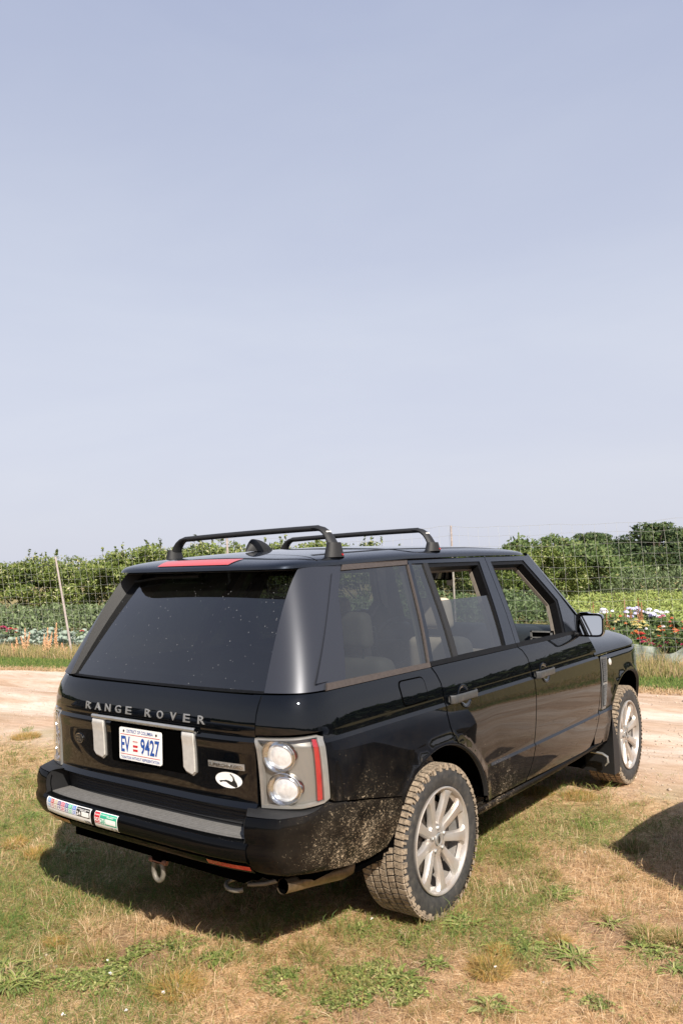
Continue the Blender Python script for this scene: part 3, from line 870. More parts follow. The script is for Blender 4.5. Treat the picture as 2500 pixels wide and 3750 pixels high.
# ---- materials of the car
def paint_mat(name, base, dirt=True, metal=0.55, rough=0.32, coat=1.0):
    m, nt, b, o = new_mat(name)
    co = objco(nt)
    fl = noise(nt, 900, 2, 0.7, co)
    c1 = ramp(nt, fl, [(0.35, tuple(x * .55 for x in base)), (0.62, base), (0.80, tuple(min(1, x * 2.2 + .002) for x in base))])
    b.inputs['Metallic'].default_value = metal
    b.inputs['Coat Weight'].default_value = coat
    b.inputs['Coat Roughness'].default_value = 0.012
    b.inputs['Coat IOR'].default_value = 1.5
    b.inputs['Specular IOR Level'].default_value = 0.0
    if not dirt:
        nt.links.new(c1, b.inputs['Base Color']); b.inputs['Roughness'].default_value = rough
        return m
    sep = N(nt, 'ShaderNodeSeparateXYZ'); nt.links.new(co, sep.inputs[0])
    x, y, z = sep.outputs
    # splash zones: behind and above the rear wheel, the bumper corner, low on the doors
    dy = val(nt, 'ABSOLUTE', val(nt, 'SUBTRACT', y, -.70))
    zone1 = val(nt, 'SUBTRACT', 1.0, val(nt, 'MULTIPLY', dy, 1.0), clamp=True)
    zf1 = N(nt, 'ShaderNodeMapRange'); zf1.inputs['From Min'].default_value = 1.12; zf1.inputs['From Max'].default_value = .55
    nt.links.new(z, zf1.inputs['Value'])
    zone1 = val(nt, 'MULTIPLY', zone1, zf1.outputs[0])
    dy2 = val(nt, 'ABSOLUTE', val(nt, 'SUBTRACT', y, .55))
    zone2 = val(nt, 'SUBTRACT', 1.0, val(nt, 'MULTIPLY', dy2, 1.3), clamp=True)
    zf2 = N(nt, 'ShaderNodeMapRange'); zf2.inputs['From Min'].default_value = 1.0; zf2.inputs['From Max'].default_value = .45
    nt.links.new(z, zf2.inputs['Value'])
    zone2 = val(nt, 'MULTIPLY', val(nt, 'MULTIPLY', zone2, zf2.outputs[0]), .85)
    xs = N(nt, 'ShaderNodeMapRange'); xs.inputs['From Min'].default_value = .80; xs.inputs['From Max'].default_value = .93
    nt.links.new(val(nt, 'ABSOLUTE', x), xs.inputs['Value'])
    zone = val(nt, 'MULTIPLY', val(nt, 'MAXIMUM', zone1, zone2), xs.outputs[0])
    mp = N(nt, 'ShaderNodeMapping'); mp.inputs['Scale'].default_value = (1, .62, 1); mp.inputs['Rotation'].default_value = (rad(28), 0, 0); nt.links.new(co, mp.inputs['Vector'])
    n1 = noise(nt, 120, 6, 0.78, mp.outputs[0], 1.1)
    n2 = noise(nt, 9, 3, 0.6, co)
    thr = val(nt, 'SUBTRACT', 0.705, val(nt, 'MULTIPLY', zone, 0.205))
    thr = val(nt, 'SUBTRACT', thr, val(nt, 'MULTIPLY', val(nt, 'SUBTRACT', n2, .5), 0.16))
    msk = val(nt, 'MULTIPLY', val(nt, 'SUBTRACT', n1, thr), 14, clamp=True)
    film = val(nt, 'MULTIPLY', zone, 0.11)
    msk2 = val(nt, 'MAXIMUM', msk, val(nt, 'MULTIPLY', film, n2), clamp=True)
    dcol = ramp(nt, n2, [(0.3, (.22, .16, .10)), (0.7, (.46, .37, .26))])
    nt.links.new(mixc(nt, msk2, c1, dcol), b.inputs['Base Color'])
    inv = val(nt, 'SUBTRACT', 1.0, msk2)
    nt.links.new(val(nt, 'MULTIPLY', inv, metal), b.inputs['Metallic'])
    nt.links.new(val(nt, 'MULTIPLY', inv, coat), b.inputs['Coat Weight'])
    nt.links.new(val(nt, 'ADD', rough, val(nt, 'MULTIPLY', msk2, .6), clamp=True), b.inputs['Roughness'])
    nt.links.new(val(nt, 'ADD', .018, val(nt, 'MULTIPLY', zone, .06)), b.inputs['Coat Roughness'])
    return m

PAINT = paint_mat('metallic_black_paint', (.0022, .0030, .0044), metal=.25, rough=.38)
PAINT_SKYLIFT = paint_mat('black_paint_with_sky_lift', (.017, .021, .029), dirt=False, metal=.7, rough=.42)  # body paint again, with sky reflection put into a lighter, bluer base colour
SATIN = simple('satin_grey_pillar_paint', (.038, .041, .052), rough=.36, metal=.45, coat=.15, var=.06, scale=500, coat_rough=.3)
BUMPER = paint_mat('bumper_black_plastic', (.0032, .0034, .0038), metal=0.0, rough=.45, coat=.30)
RUBBER = simple('black_rubber', (.005, .005, .0055), rough=.5, spec=.15, var=.3, scale=60)
TRIM = simple('weathered_brown_trim', (.052, .041, .036), rough=.55, var=.25, scale=80, bmp=.2)
INNER = simple('black_inner_shell', (.0015, .0015, .0015), rough=.9, spec=0.0)
DARKPL = simple('dark_textured_plastic', (.011, .011, .012), rough=.62, var=.25, scale=200, bmp=.25)
GREYPL = simple('grey_tread_plastic', (.115, .11, .105), rough=.75, var=.15, scale=50, bmp=.3)
CHROME = simple('dulled_silver_plastic', (.42, .42, .41), rough=.32, metal=.7, var=.1)
BRIGHT = simple('bright_metal', (.75, .75, .74), rough=.14, metal=1.0, var=.04)
VENTG = simple('dark_silver_vent', (.20, .20, .20), rough=.35, metal=.6, var=.1)
HANDLE = simple('grey_handle_plastic', (.07, .07, .07), rough=.42, metal=.35, var=.2, scale=50)
BEIGE = simple('beige_leather', (.62, .52, .42), rough=.55, var=.06, scale=12)
HEADL = simple('grey_beige_headliner', (.46, .41, .35), rough=.85, var=.05, scale=30)
DASH = simple('black_dashboard', (.018, .022, .026), rough=.45, var=.15, scale=60, bmp=.1)
WHITE = simple('white_print', (.80, .79, .77), rough=.4, var=.05, scale=30)
BLUEP = simple('blue_print', (.015, .07, .30), rough=.4, var=.1)
REDP = simple('red_print', (.50, .02, .03), rough=.4, var=.1)
BLACKP = simple('black_print', (.012, .012, .012), rough=.45, var=.1)
REDLENS = simple('red_lens', (.32, .006, .010), rough=.12, coat=1.0, var=.12, scale=300)
BRAKER = simple('faded_red_lens', (.56, .045, .035), rough=.3, coat=.6, var=.08, scale=200)
LAMPBASE = simple('silver_lamp_panel', (.20, .19, .175), rough=.42, metal=.35, var=.10, scale=700)
BOWL = simple('lamp_reflector', (.66, .68, .70), rough=.07, metal=1.0, var=.12, scale=28, bmp=.8)
LAMPLENS = simple('lamp_bulb_lens', (.74, .75, .77), rough=.22, metal=.35, coat=.6, var=.22, scale=34, bmp=.5)
LENSW = simple('ribbed_white_lens', (.47, .455, .43), rough=.22, coat=1.0, var=.10, scale=30)
RUST = simple('rusty_steel', (.22, .10, .06), rough=.85, var=.4, scale=60, bmp=.4)
SHACK = simple('galvanised_shackle', (.17, .155, .13), rough=.6, metal=.4, var=.25, scale=60, bmp=.3)
EXH = simple('sooty_exhaust_steel', (.27, .20, .13), rough=.38, metal=.8, var=.3, scale=30)

def alloy_mat():
    m, nt, b, o = new_mat('silver_alloy_with_dust')
    co = objco(nt)
    n = noise(nt, 9, 4, .6, co); n2 = noise(nt, 70, 3, .6, co)
    f = val(nt, 'MULTIPLY', val(nt, 'SUBTRACT', n, .42), 2.2, clamp=True)
    nt.links.new(mixc(nt, f, (.50, .475, .45), (.42, .32, .24)), b.inputs['Base Color'])
    b.inputs['Metallic'].default_value = .6
    nt.links.new(val(nt, 'ADD', .30, val(nt, 'MULTIPLY', n2, .2)), b.inputs['Roughness'])
    return m
ALLOY = alloy_mat()
def tyre_mat():
    m, nt, b, o = new_mat('tyre_rubber_with_dust')
    co = objco(nt); n = noise(nt, 25, 5, .65, co); n2 = noise(nt, 160, 3, .6, co)
    c = ramp(nt, n, [(.35, (.020, .020, .021)), (.6, (.045, .042, .039)), (.8, (.12, .10, .08))])
    nt.links.new(c, b.inputs['Base Color']); b.inputs['Roughness'].default_value = .72
    bump(nt, b, n2, .3, .002)
    return m
TYRE = tyre_mat()
def mud_mat():
    m, nt, b, o = new_mat('dried_mud_on_tread')
    co = objco(nt); n = noise(nt, 45, 5, .7, co); n2 = noise(nt, 380, 3, .7, co)
    s = val(nt, 'ADD', val(nt, 'MULTIPLY', n, .5), val(nt, 'MULTIPLY', n2, .5))
    c = ramp(nt, s, [(.40, (.05, .042, .036)), (.48, (.22, .17, .12)), (.60, (.42, .33, .24))])
    nt.links.new(c, b.inputs['Base Color']); b.inputs['Roughness'].default_value = .92
    bump(nt, b, s, .7, .004)
    return m
MUD = mud_mat()

def glass_mat(name, tint, ior_fac=1.0, dust_veil=0.0, spots=True):
    m, nt, b, o = new_mat(name)
    nt.nodes.remove(b)
    tr = N(nt, 'ShaderNodeBsdfTransparent'); tr.inputs['Color'].default_value = (*tint, 1)
    gl = N(nt, 'ShaderNodeBsdfGlossy'); gl.inputs['Roughness'].default_value = .0; gl.inputs['Color'].default_value = (1, 1, 1, 1)
    fr = N(nt, 'ShaderNodeFresnel'); 
    bf = N(nt, 'ShaderNodeNewGeometry').outputs['Backfacing']
    nt.links.new(val(nt, 'SUBTRACT', 1.52, val(nt, 'MULTIPLY', bf, 1.52 - 1 / 1.52)), fr.inputs['IOR'])
    mx = N(nt, 'ShaderNodeMixShader')
    nt.links.new(val(nt, 'MULTIPLY', fr.outputs[0], ior_fac, clamp=True), mx.inputs[0])
    nt.links.new(tr.outputs[0], mx.inputs[1]); nt.links.new(gl.outputs[0], mx.inputs[2])
    last = mx.outputs[0]
    if dust_veil:
        df = N(nt, 'ShaderNodeBsdfDiffuse'); df.inputs['Color'].default_value = (.42, .42, .42, 1)
        co = objco(nt); n1 = noise(nt, 3.0, 4, .6, co)
        vor = N(nt, 'ShaderNodeTexVoronoi'); vor.inputs['Scale'].default_value = 34; nt.links.new(co, vor.inputs['Vector'])
        n3 = noise(nt, 60, 3, .6, co)
        spot = val(nt, 'MULTIPLY', val(nt, 'LESS_THAN', val(nt, 'ADD', vor.outputs['Distance'], val(nt, 'MULTIPLY', n3, .22)), .185), .30 if spots else 0.0)
        fac = val(nt, 'ADD', val(nt, 'MULTIPLY', n1, dust_veil), spot, clamp=True)
        m2 = N(nt, 'ShaderNodeMixShader'); nt.links.new(fac, m2.inputs[0])
        nt.links.new(last, m2.inputs[1]); nt.links.new(df.outputs[0], m2.inputs[2]); last = m2.outputs[0]
    nt.links.new(last, o.inputs[0])
    return m
GLASS_REAR = glass_mat('dusty_privacy_glass', (.05, .06, .066), 1.75, .014)
GLASS_SIDE = glass_mat('privacy_glass', (.16, .18, .185), 1.6, .035, False)  # the pale diffuse veil mixed in here imitates sky mirrored in the panes
GLASS_FRONT = glass_mat('clear_green_glass', (.80, .86, .82), 1.0)
LENS_CLEAR = glass_mat('clear_lamp_cover', (.95, .95, .95), 1.1, .02, False)
# ------------------------------------------------------------------ car body
CAR = empty('parked_suv')
tag(CAR, 'dusty black SUV with roof bars and muddy tyres parked on patchy grass', 'car')

def arc_pts(cy, cz, r, a0, a1, n=22):
    return [(cy + r * cos(rad(a)), cz + r * sin(rad(a))) for a in ls(a0, a1, n)]

CUTS = (.640, .654, 1.035, 1.052)
# rear quarter panel: from tailgate seam round the corner to the rear door
pT = p_of_x(.70)
quarter = [(pT, 1.240), (pT, 1.072), (-.925, 1.080), (-.925, .800), (-.905, .787), (-.66, .745), (-.395, .690), (-.388, .640)]
quarter += arc_pts(0, .375, .475, 142, 72, 20)
quarter += [(.118, .86), (.085, .93), (.068, 1.0), (.074, 1.07), (.070, 1.15), (.048, 1.20), (.020, 1.240)]
panel('quarter_panel', quarter, SL, PAINT, CAR, step=(.04, .04), cuts=(1.035, 1.052))
# rear doors, front doors
rdoor_o = [(.024, 1.240), (.052, 1.20), (.074, 1.15), (.078, 1.07), (.072, 1.0), (.089, .93), (.122, .86), (.150, .826)]
rdoor_o += arc_pts(0, .375, .475, 70, 14, 16)
rdoor_o += [(.470, .455), (.955, .450), (1.035, .545), (1.085, .645), (1.103, .745), (1.135, .925), (1.140, 1.052), (1.118, 1.165), (1.078, 1.215), (1.034, 1.240)]
fdoor_o = [(1.040, 1.240), (1.082, 1.215), (1.122, 1.165), (1.144, 1.052), (1.139, .925), (1.107, .745), (1.089, .645), (1.039, .545), (.965, .450), (1.95, .430), (2.03, .440), (2.10, .50), (2.17, .60), (2.215, .70), (2.262, .85), (2.290, 1.00), (2.270, 1.10), (2.205, 1.190), (2.17, 1.240)]
fender_o = [(2.33, 1.046), (2.295, 1.02), (2.266, .85), (2.219, .70), (2.174, .60), (2.104, .50), (2.12, .44), (2.30, .42)]
fender_o += [(2.41, .42)] + arc_pts(2.88, .375, .505, 172, 22, 40)[0:] + [(3.42, .565), (3.62, .60), (3.66, 1.0), (3.45, 1.040)]
RD = panel('rear_door', rdoor_o, SL, PAINT, CAR, step=(.04, .04), cuts=CUTS)
FD = panel('front_door', fdoor_o, SL, PAINT, CAR, step=(.05, .04), cuts=CUTS)
panel('front_fender', fender_o, SL, PAINT, CAR, step=(.05, .04), cuts=())

# bonnet, as one wrapping surface
def hoodw(y):
    w = _Wlow_p(1.045) - barrel(min(y, 2.95))
    if y > 2.95:
        t = min(.999, (y - 2.95) / .81); w *= (1 - t ** 2.2) ** (1 / 2.2)
    return w
def hoodz(y): return .150 - .035 * sstep(2.3, 3.3, y) - .075 * sstep(3.2, 3.72, y)
def hood_pt(t, y):
    w = hoodw(y); a = t * pi / 2; sx = sin(a)
    x = w * sx
    r = abs(sx)
    z = 1.052 + hoodz(y) * 1.04 * max(0, 1 - r ** 3.2) ** (1 / 2.0) + .018 * (1 - r * r) * sstep(3.75, 3.3, y)
    return (x, y, z)
m = MB(); m.grid(hood_pt, [math.copysign(abs(t) ** .8, t) for t in ls(-1, 1, 61)], ls(2.22, 3.74, 34))
m.build('bonnet', PAINT, CAR, angle=60)
# front face (closes the nose)
m = MB(); m.grid(lambda t, z: (hoodw(3.735) * t, 3.735 + .03 * (1 - t * t), z), ls(-1, 1, 12), ls(.45, 1.10, 6), flip=True)
m.build('grille_panel', DARKPL, CAR)

# ------------------------------------------------------------------ tailgate
def wide(u0, u1, z0, z1): return [(u0, z0), (u1, z0), (u1, z1), (u0, z1)]
REFB = Vector((0, -1, .05))
tg = panel('tailgate', [(-.698, .765), (.698, .765), (.698, 1.238), (-.698, 1.238)], ST, PAINT, CAR, both=False, step=(.05, .03), cuts=(.788, 1.046, 1.062), ref=REFB, gap=.002)[0]
tgl = panel('lower_tailgate', [(-.698, .60), (.698, .60), (.698, .760), (-.698, .760)], ST, BLACKP if False else DARKPL, CAR, both=False, step=(.05, .03), ref=REFB)[0]
m = MB()
for k in range(7):
    z = .635 + .016 * k
    m.grid(lambda x, t, z=z: ST(x, z + .004 * t, -.004 * (1 - abs(t))), ls(-.6, .6, 24), [-1, 0, 1])
m.build('ribs', DARKPL, tgl)

def decal_grid(name, S, a0, a1, b0, b1, mat, parent, off, na=8, nb=4, ref=REFB, corner=0.0):
    """thin sheet lying on a surface, given its own 0.4 mm edge"""
    poly = [(a0, b0), (a1, b0), (a1, b1), (a0, b1)]
    if corner:
        c = corner; poly = []
        for (cx_, cy_, s) in ((a0 + c, b0 + c, 180), (a1 - c, b0 + c, 270), (a1 - c, b1 - c, 0), (a0 + c, b1 - c, 90)):
            poly += [(cx_ + c * cos(rad(s + q)), cy_ + c * sin(rad(s + q))) for q in (0, 30, 60, 90)]
    return panel(name, poly, S, mat, parent, both=False, step=((a1 - a0) / na, (b1 - b0) / nb), gap=0, thick=.0012, lift=off, ref=ref)[0]

# text helper -----------------------------------------------------------
_tcache = {}
def text_mesh(s, bold=0.0, extrude=0.0):
    key = (s, bold, extrude)
    if key in _tcache: return _tcache[key]
    cu = bpy.data.curves.new('text', 'FONT'); cu.body = s; cu.size = 1.0; cu.offset = bold
    cu.extrude = extrude; cu.resolution_u = 3; cu.fill_mode = 'BOTH'
    if extrude: cu.bevel_depth = 0
    o = bpy.data.objects.new('text', cu); COL.objects.link(o)
    bpy.context.view_layer.update()
    me = bpy.data.meshes.new_from_object(o.evaluated_get(bpy.context.evaluated_depsgraph_get()))
    bpy.data.objects.remove(o); bpy.data.curves.remove(cu)
    V = np.zeros(len(me.vertices) * 3); me.vertices.foreach_get('co', V); V = V.reshape(-1, 3)
    F = [tuple(p.vertices) for p in me.polygons]
    bpy.data.meshes.remove(me)
    mn, mx = V.min(0), V.max(0)
    V[:, 0] = (V[:, 0] - mn[0]) / (mx[0] - mn[0]); V[:, 1] = (V[:, 1] - mn[1]) / (mx[1] - mn[1])
    _tcache[key] = (V, F)
    return V, F
def text_on(name, s, fn, a0, a1, b0, b1, mat, parent, bold=.0, depth=0.0):
    """lay text so that its box maps to (a0..a1, b0..b1); fn(a, b, h) gives the 3D point"""
    V, F = text_mesh(s, bold, .5 if depth else 0.0)
    P = [fn(a0 + (a1 - a0) * v[0], b0 + (b1 - b0) * v[1], (v[2] + .5) * depth if depth else 0.0) for v in V]
    o = py_mesh(name, P, F, mat, parent)
    # face the viewer side
    return o
def tg_text(off): return lambda a, b, h: ST(a, b) + Vector((0, -off - h, 0))

for ch, cx in zip('RANGEROVER', (-.417, -.340, -.258, -.177, -.098, .044, .130, .220, .309, .402)):
    text_on('letter', ch, tg_text(.001), cx - .0215, cx + .0215, 1.101, 1.137, CHROME, tg, bold=.012, depth=.003)

# silver strip over the number plate, plate recess, reversing lamps
m = MB()
m.grid(lambda x, t: ST(x, 1.071 + .011 * sin(t) , -.010 - .011 * max(0, cos(t))), ls(-.372, .372, 20), ls(-pi / 2, pi / 2 , 7))
m.build('handle_strip', CHROME, tg)
decal_grid('plate_recess', ST, -.235, .30, .868, 1.058, INNER, tg, .0015, corner=.012)
for s, nm in ((-1, 0), (1, 1)):
    x0, x1 = (-.376, -.277) if s < 0 else (.281, .366)
    poly = [(x0, .900), (x0 + .02, .880), (x1 - .02, .868), (x1, .885), (x1, 1.060), (x0, 1.060)]
    panel('reversing_lamp', poly, ST, CHROME, tg, both=False, step=(.03, .03), gap=0, thick=.01, lift=.007, ref=REFB)
    lp = panel('reversing_lens', inset_poly(poly, .008), ST, LENSW, tg, both=False, step=(.02, .02), gap=0, thick=.008, lift=.012, ref=REFB)
# number plate
PZ0, PZ1, PY = .889, 1.040, -1.142
def plate_fn(a, b, h): return Vector((a, PY - h - .0012 , b))
bm = bmesh.new()
vs = []
for (cx_, cz_, s0) in ((-.1425, PZ0 + .010, 180), (.1425, PZ0 + .010, 270), (.1425, PZ1 - .010, 0), (-.1425, PZ1 - .010, 90)):
    vs += [bm.verts.new((cx_ + .010 * cos(rad(s0 + q)), PY, cz_ + .010 * sin(rad(s0 + q)))) for q in (0, 30, 60, 90)]
f = bm.faces.new(vs)
r = bmesh.ops.extrude_face_region(bm, geom=[f])
for v in r['geom']:
    if isinstance(v, bmesh.types.BMVert): v.co.y += .004
bmesh.ops.recalc_face_normals(bm, faces=bm.faces)
plate = bm_obj('number_plate', bm, WHITE, CAR, angle=40)
tag(plate, 'white plate with blue lettering, reads EV 9427')
fl = lambda off: (lambda a, b, h: Vector((a, PY - off, b)))
text_on('plate_text', 'DISTRICT OF COLUMBIA', fl(.0012), -.095, .095, 1.0175, 1.033, BLUEP, plate, bold=.01)
text_on('plate_text', 'EV', fl(.0012), -.138, -.072, .925, 1.000, BLUEP, plate, bold=.025)
text_on('plate_text', '9427', fl(.0012), .005, .140, .925, 1.000, BLUEP, plate, bold=.025)
text_on('plate_text', 'TAXATION WITHOUT REPRESENTATION', fl(.0012), -.138, .138, .8945, .908, BLUEP, plate, bold=.008)
m = MB()
for z in (1.0075, .9155): m.box((-.142, PY - .0012, z), (.142, PY - .0004, z + .0022))
for z in (.934, .953): m.box((-.050, PY - .0012, z), (-.016, PY - .0004, z + .010))
m.build('red_stripe', REDP, plate, smooth=False)
text_on('red_star', '***', fl(.0012), -.051, -.015, .972, .983, REDP, plate, bold=.04)
for x in (-.118, .118):
    m = MB(); m.lathe([(0, 0.0001), (0, .006), (.002, .0055)], 10, 'y', (x, PY - .002, 1.024)); m.build('bolt', BLACKP, plate)
    m = MB()
    for k in range(3): m.box((x - .010 + (.0), PY - .0012, 1.031 - .006 * k), (x + .010, PY - .0005, 1.0335 - .006 * k))
# oval badge left, supercharged badge, white oval sticker
def disc_on(name, cx, cz, rx, rz, off, mat, parent, depth=.002, ring=0.0, n=32):
    V, F = [], []
    for k in range(n):
        a = 2 * pi * k / n; V.append(ST(cx + rx * cos(a), cz + rz * sin(a)) + Vector((0, -off - depth, 0)))
    for k in range(n):
        a = 2 * pi * k / n; V.append(ST(cx + rx * cos(a), cz + rz * sin(a)) + Vector((0, -off, 0)))
    F.append(tuple(range(n)))
    for k in range(n): F.append((k, n + k, n + (k + 1) % n, (k + 1) % n))
    return py_mesh(name, V, F, mat, parent, False)
b0 = disc_on('oval_badge', -.508, .944, .036, .0255, .001, BRIGHT, tg, .003)
disc_on('badge_field', -.508, .944, .032, .0215, .0045, BLACKP, b0 if False else tg, .001)
text_on('badge_text', 'LAND', tg_text(.0062), -.532, -.494, .947, .957, BRIGHT, tg, bold=.03)
text_on('badge_text', 'ROVER', tg_text(.0062), -.526, -.482, .932, .942, BRIGHT, tg, bold=.03)
decal_grid('wordmark_badge', ST, .436, .639, .922, .949, CHROME, tg, .003)
text_on('badge_text', 'SUPERCHARGED', tg_text(.0052), .443, .632, .929, .942, BRIGHT, tg, bold=.01, depth=.0015)
st = disc_on('oval_sticker', .549, .874, .077, .036, .0008, BLACKP, tg, .0004); tag(st, 'white oval sticker with a black island silhouette')
disc_on('sticker_field', .549, .874, .074, .0335, .0014, WHITE, tg, .0004)
isl = [(-.052, -.006), (-.045, -.012), (-.030, -.006), (-.012, -.006), (.002, -.014), (.022, -.022), (.040, -.026), (.050, -.020), (.046, -.008), (.036, .004), (.030, .018), (.020, .026), (.012, .031), (.010, .028), (.024, .016), (.026, .004), (.018, -.004), (.002, .000), (-.012, .002), (-.028, -.001), (-.044, -.003)]
py_mesh('island_shape', [ST(.549 + a * 1.0, .872 + b) + Vector((0, -.0024, 0)) for a, b in isl], [tuple(range(len(isl)))], BLACKP, tg)

# ------------------------------------------------------------------ rear bumper
_yb = piecewise([[(.505,-1.10),(.515,-1.15),(.53,-1.180),(.562,-1.203)], [(.562,-1.203),(.570,-1.208)], [(.570,-1.208),(.595,-1.225),(.625,-1.232),(.645,-1.228),(.657,-1.215)], [(.657,-1.215),(.70,-1.222),(.735,-1.218),(.757,-1.205),(.768,-1.185)]])
_Wb = piecewise([[(.43,.915),(.47,.945),(.51,.958),(.57,.970)], [(.57,.970),(.62,.975),(.70,.977),(.75,.973),(.79,.960)]])
_h1 = hermite_table([(0, 1.0), (.10, .9995), (.35, .987), (.60, .958), (.835, .893)]); _h2 = hermite_table([(-.885, .85), (-.80, .902), (-.65, .947), (-.40, .984), (0, 1.0)])
_bx = np.concatenate([_h1[1], -_h2[0]]); _by = np.concatenate([_h1[0], _h2[1]])
_bs = np.concatenate([[0], np.cumsum(np.hypot(np.diff(_bx) * .97, np.diff(_by) * .5))]); _bs /= _bs[-1]
def SB(p, z):
    if p >= -.70: return Vector((_Wb(z) - barrel(p), p, z))
    s = (p + .70) / (PEND + .70); X = np.interp(s, _bs, _bx); Y = np.interp(s, _bs, _by)
    return Vector(((_Wb(z) - barrel(-.7)) * X, -.70 + (_yb(max(.506, min(.768, z))) + .70) * Y, z))
def pb_of_x(x):
    return -.70 + (PEND + .70) * float(np.interp(-x / .975, -_bx, _bs))
pB = pb_of_x(.715)
corner = [(pB, .512), (pB, .757), (-1.02, .760), (-.97, .768), (-.93, .783), (-.90, .783), (-.66, .741), (-.385, .685), (-.40, .63), (-.44, .545), (-.50, .485), (-.62, .475), (-.80, .49), (-.95, .505), (-1.10, .520)]
BC = panel('bumper_corner', corner, SB, BUMPER, CAR, step=(.03, .03), gap=0, thick=.03)
# top ledge of the corner block, and its inner end wall
def ledge(p, t):
    z = np.interp(-p, [-(-.385), .66, .90, .93, .97, 1.02, 9], [.685, .741, .783, .783, .768, .760, .757])
    o = SB(p, z); i = Vector((o.x * .86, max(o.y, -1.30) + .02 + .10 * sstep(-.85, -1.1, p), z + .004))
    return o.lerp(i, t) + Vector((0, 0, .010 * sin(min(1, t * 4) * pi / 2)))
m = MB(); m.grid(ledge, ls(pB, -.80, 30), [0, .03, .08, .15, .25, 1.0], flip=True); both_build('bumper_ledge', m, DARKPL, BC)
m = MB()
def endwall(z, t):
    o = SB(pB, z); return Vector((o.x - .004, lerp(o.y, -1.0, t), z))
m.grid(endwall, ls(.60, .765, 8), ls(0, 1, 6), flip=False); both_build('bumper_inner_wall', m, DARKPL, BC)
# centre section
prof = [(-1.06, .500), (-1.13, .508), (-1.165, .518), (-1.183, .532), (-1.198, .558), (-1.192, .563), (-1.206, .569), (-1.225, .584), (-1.231, .61), (-1.232, .632), (-1.227, .646), (-1.214, .656), (-1.195, .661), (-1.16, .662), (-1.0, .660)]
def SC(x, s):
    """bumper centre: s indexes the profile"""
    i = min(len(prof) - 2, max(0, int(s))); f = s - i
    y = lerp(prof[i][0], prof[i + 1][0], f); z = lerp(prof[i][1], prof[i + 1][1], f)
    return Vector((x, y + drop(x, .975, .50), z))
m = MB(); m.grid(SC, ls(-.72, .72, 50), [i + f for i in range(len(prof) - 1) for f in (0, .5)] + [len(prof) - 1], flip=False)
BMC = m.build('bumper_centre', BUMPER, CAR, angle=50)
# step pad with grooves
def padpt(x, t):
    y = lerp(-1.185, -1.055, t) + drop(x, .975, .50); return Vector((x, y, .6665))
m = MB()
m.grid(padpt, ls(-.685, .685, 50), [0, 1])
m.grid(lambda x, t: padpt(x, 0) + Vector((0, -.002 * t, -.005 * t)), ls(-.685, .685, 50), [0, 1], flip=True)
for k in range(6):
    t = .12 + .13 * k
    m.grid(lambda x, q, t=t: padpt(x, t + .02 * q) + Vector((0, 0, .0035 * (1 - abs(q)))), ls(-.655, .655, 40), [-1, 0, 1])
m.build('step_pad', GREYPL, CAR, angle=20)
# reflectors
for s in (-1, 1):
    m = MB(); m.grid(lambda x, t: SC(x * s, 3.15 + .75 * t) + Vector((0, -.004, 0)), ls(.49, .715, 10), [0, 1], flip=s < 0)
    m.build('rear_reflector', REDLENS, BMC)
# parking sensors
for x, z in ((.285, .604), (-.285, .604), (.66, .604), (-.66, .604)):
    m = MB(); c = Vector((x, -1.2225 + drop(x, .975, .5), z)); m.lathe([(-.004, .0001), (-.004, .009), (-.002, .012), (.006, .0125)], 18, 'y', c); m.build('parking_sensor', DARKPL, BMC)

# permit stickers on the bumper face
def stick(x, t): # t 0 bottom .. 1 top on the bumper face
    s = 6.35 + 4.3 * t; return SC(x, s) + Vector((0, -.0015, 0))
def st_quad(name, x0, x1, t0, t1, mat, off=0.0, parent=None, n=6):
    m = MB(); m.grid(lambda x, t: stick(x, t) + Vector((0, -off, 0)), ls(x0, x1, n), ls(t0, t1, 8), flip=False)
    return m.build(name, mat, parent or BMC, angle=60)
def st_text(s, x0, x1, t0, t1, mat, parent, bold=0.015, off=.0016):
    text_on('sticker_text', s, lambda a, b, h: stick(a, b) + Vector((0, -off, 0)), x0, x1, t0, t1, mat, parent, bold=bold)
S1 = st_quad('permit_sticker', -.660, -.262, 0.0, .98, WHITE, 0, n=26)
tag(S1, 'long white permit sticker with coloured year tabs 17 to 24')
def pm(n, c): return simple(n, c, rough=.45, var=.06)
tabs = [('16', (.12, .28, .52)), ('17', (.42, .03, .04)), ('18', (.42, .33, .22)), ('19', (.10, .05, .16)), ('20', (.50, .06, .12)), ('21', (.02, .04, .22)), ('22', (.04, .40, .24)), ('23', (.06, .16, .50))]
for k, (tx, c) in enumerate(tabs):
    x0 = -.648 + .0338 * k; mt = pm('sticker_colour', c)
    st_quad('year_tab', x0, x0 + .031, .36, .92, mt, .0008, S1, 4)
    st_quad('year_field', x0 + .002, x0 + .029, .38, .60, WHITE, .0012, S1, 3)
    st_text(tx, x0 + .004, x0 + .027, .41, .57, mt, S1, .04)
    for q in range(3): st_quad('tab_line', x0 + .004, x0 + .026, .68 + .07 * q, .70 + .07 * q, WHITE, .0014, S1, 2)
st_quad('permit_block', -.376, -.268, .36, .93, BLACKP, .0008, S1, 6)
st_quad('permit_field', -.333, -.274, .40, .64, WHITE, .0012, S1, 4)
st_text('OVERSAND VEHICLE', -.372, -.272, .76, .83, WHITE, S1, .02)
st_text('PERMIT', -.345, -.296, .67, .74, WHITE, S1, .02)
st_text('24', -.373, -.339, .41, .62, WHITE, S1, .03)
st_text('1570', -.318, -.268, .05, .24, BLACKP, S1, .02)
S2 = st_quad('permit_sticker', -.232, -.060, 0.0, .98, WHITE, 0, n=12)
tag(S2, 'short white permit sticker with red 25 and green 26')
RDm = pm('sticker_red', (.50, .03, .04)); GRm = pm('sticker_green', (.03, .36, .22))
st_quad('permit_block', -.229, -.190, .28, .93, RDm, .0008, S2, 4)
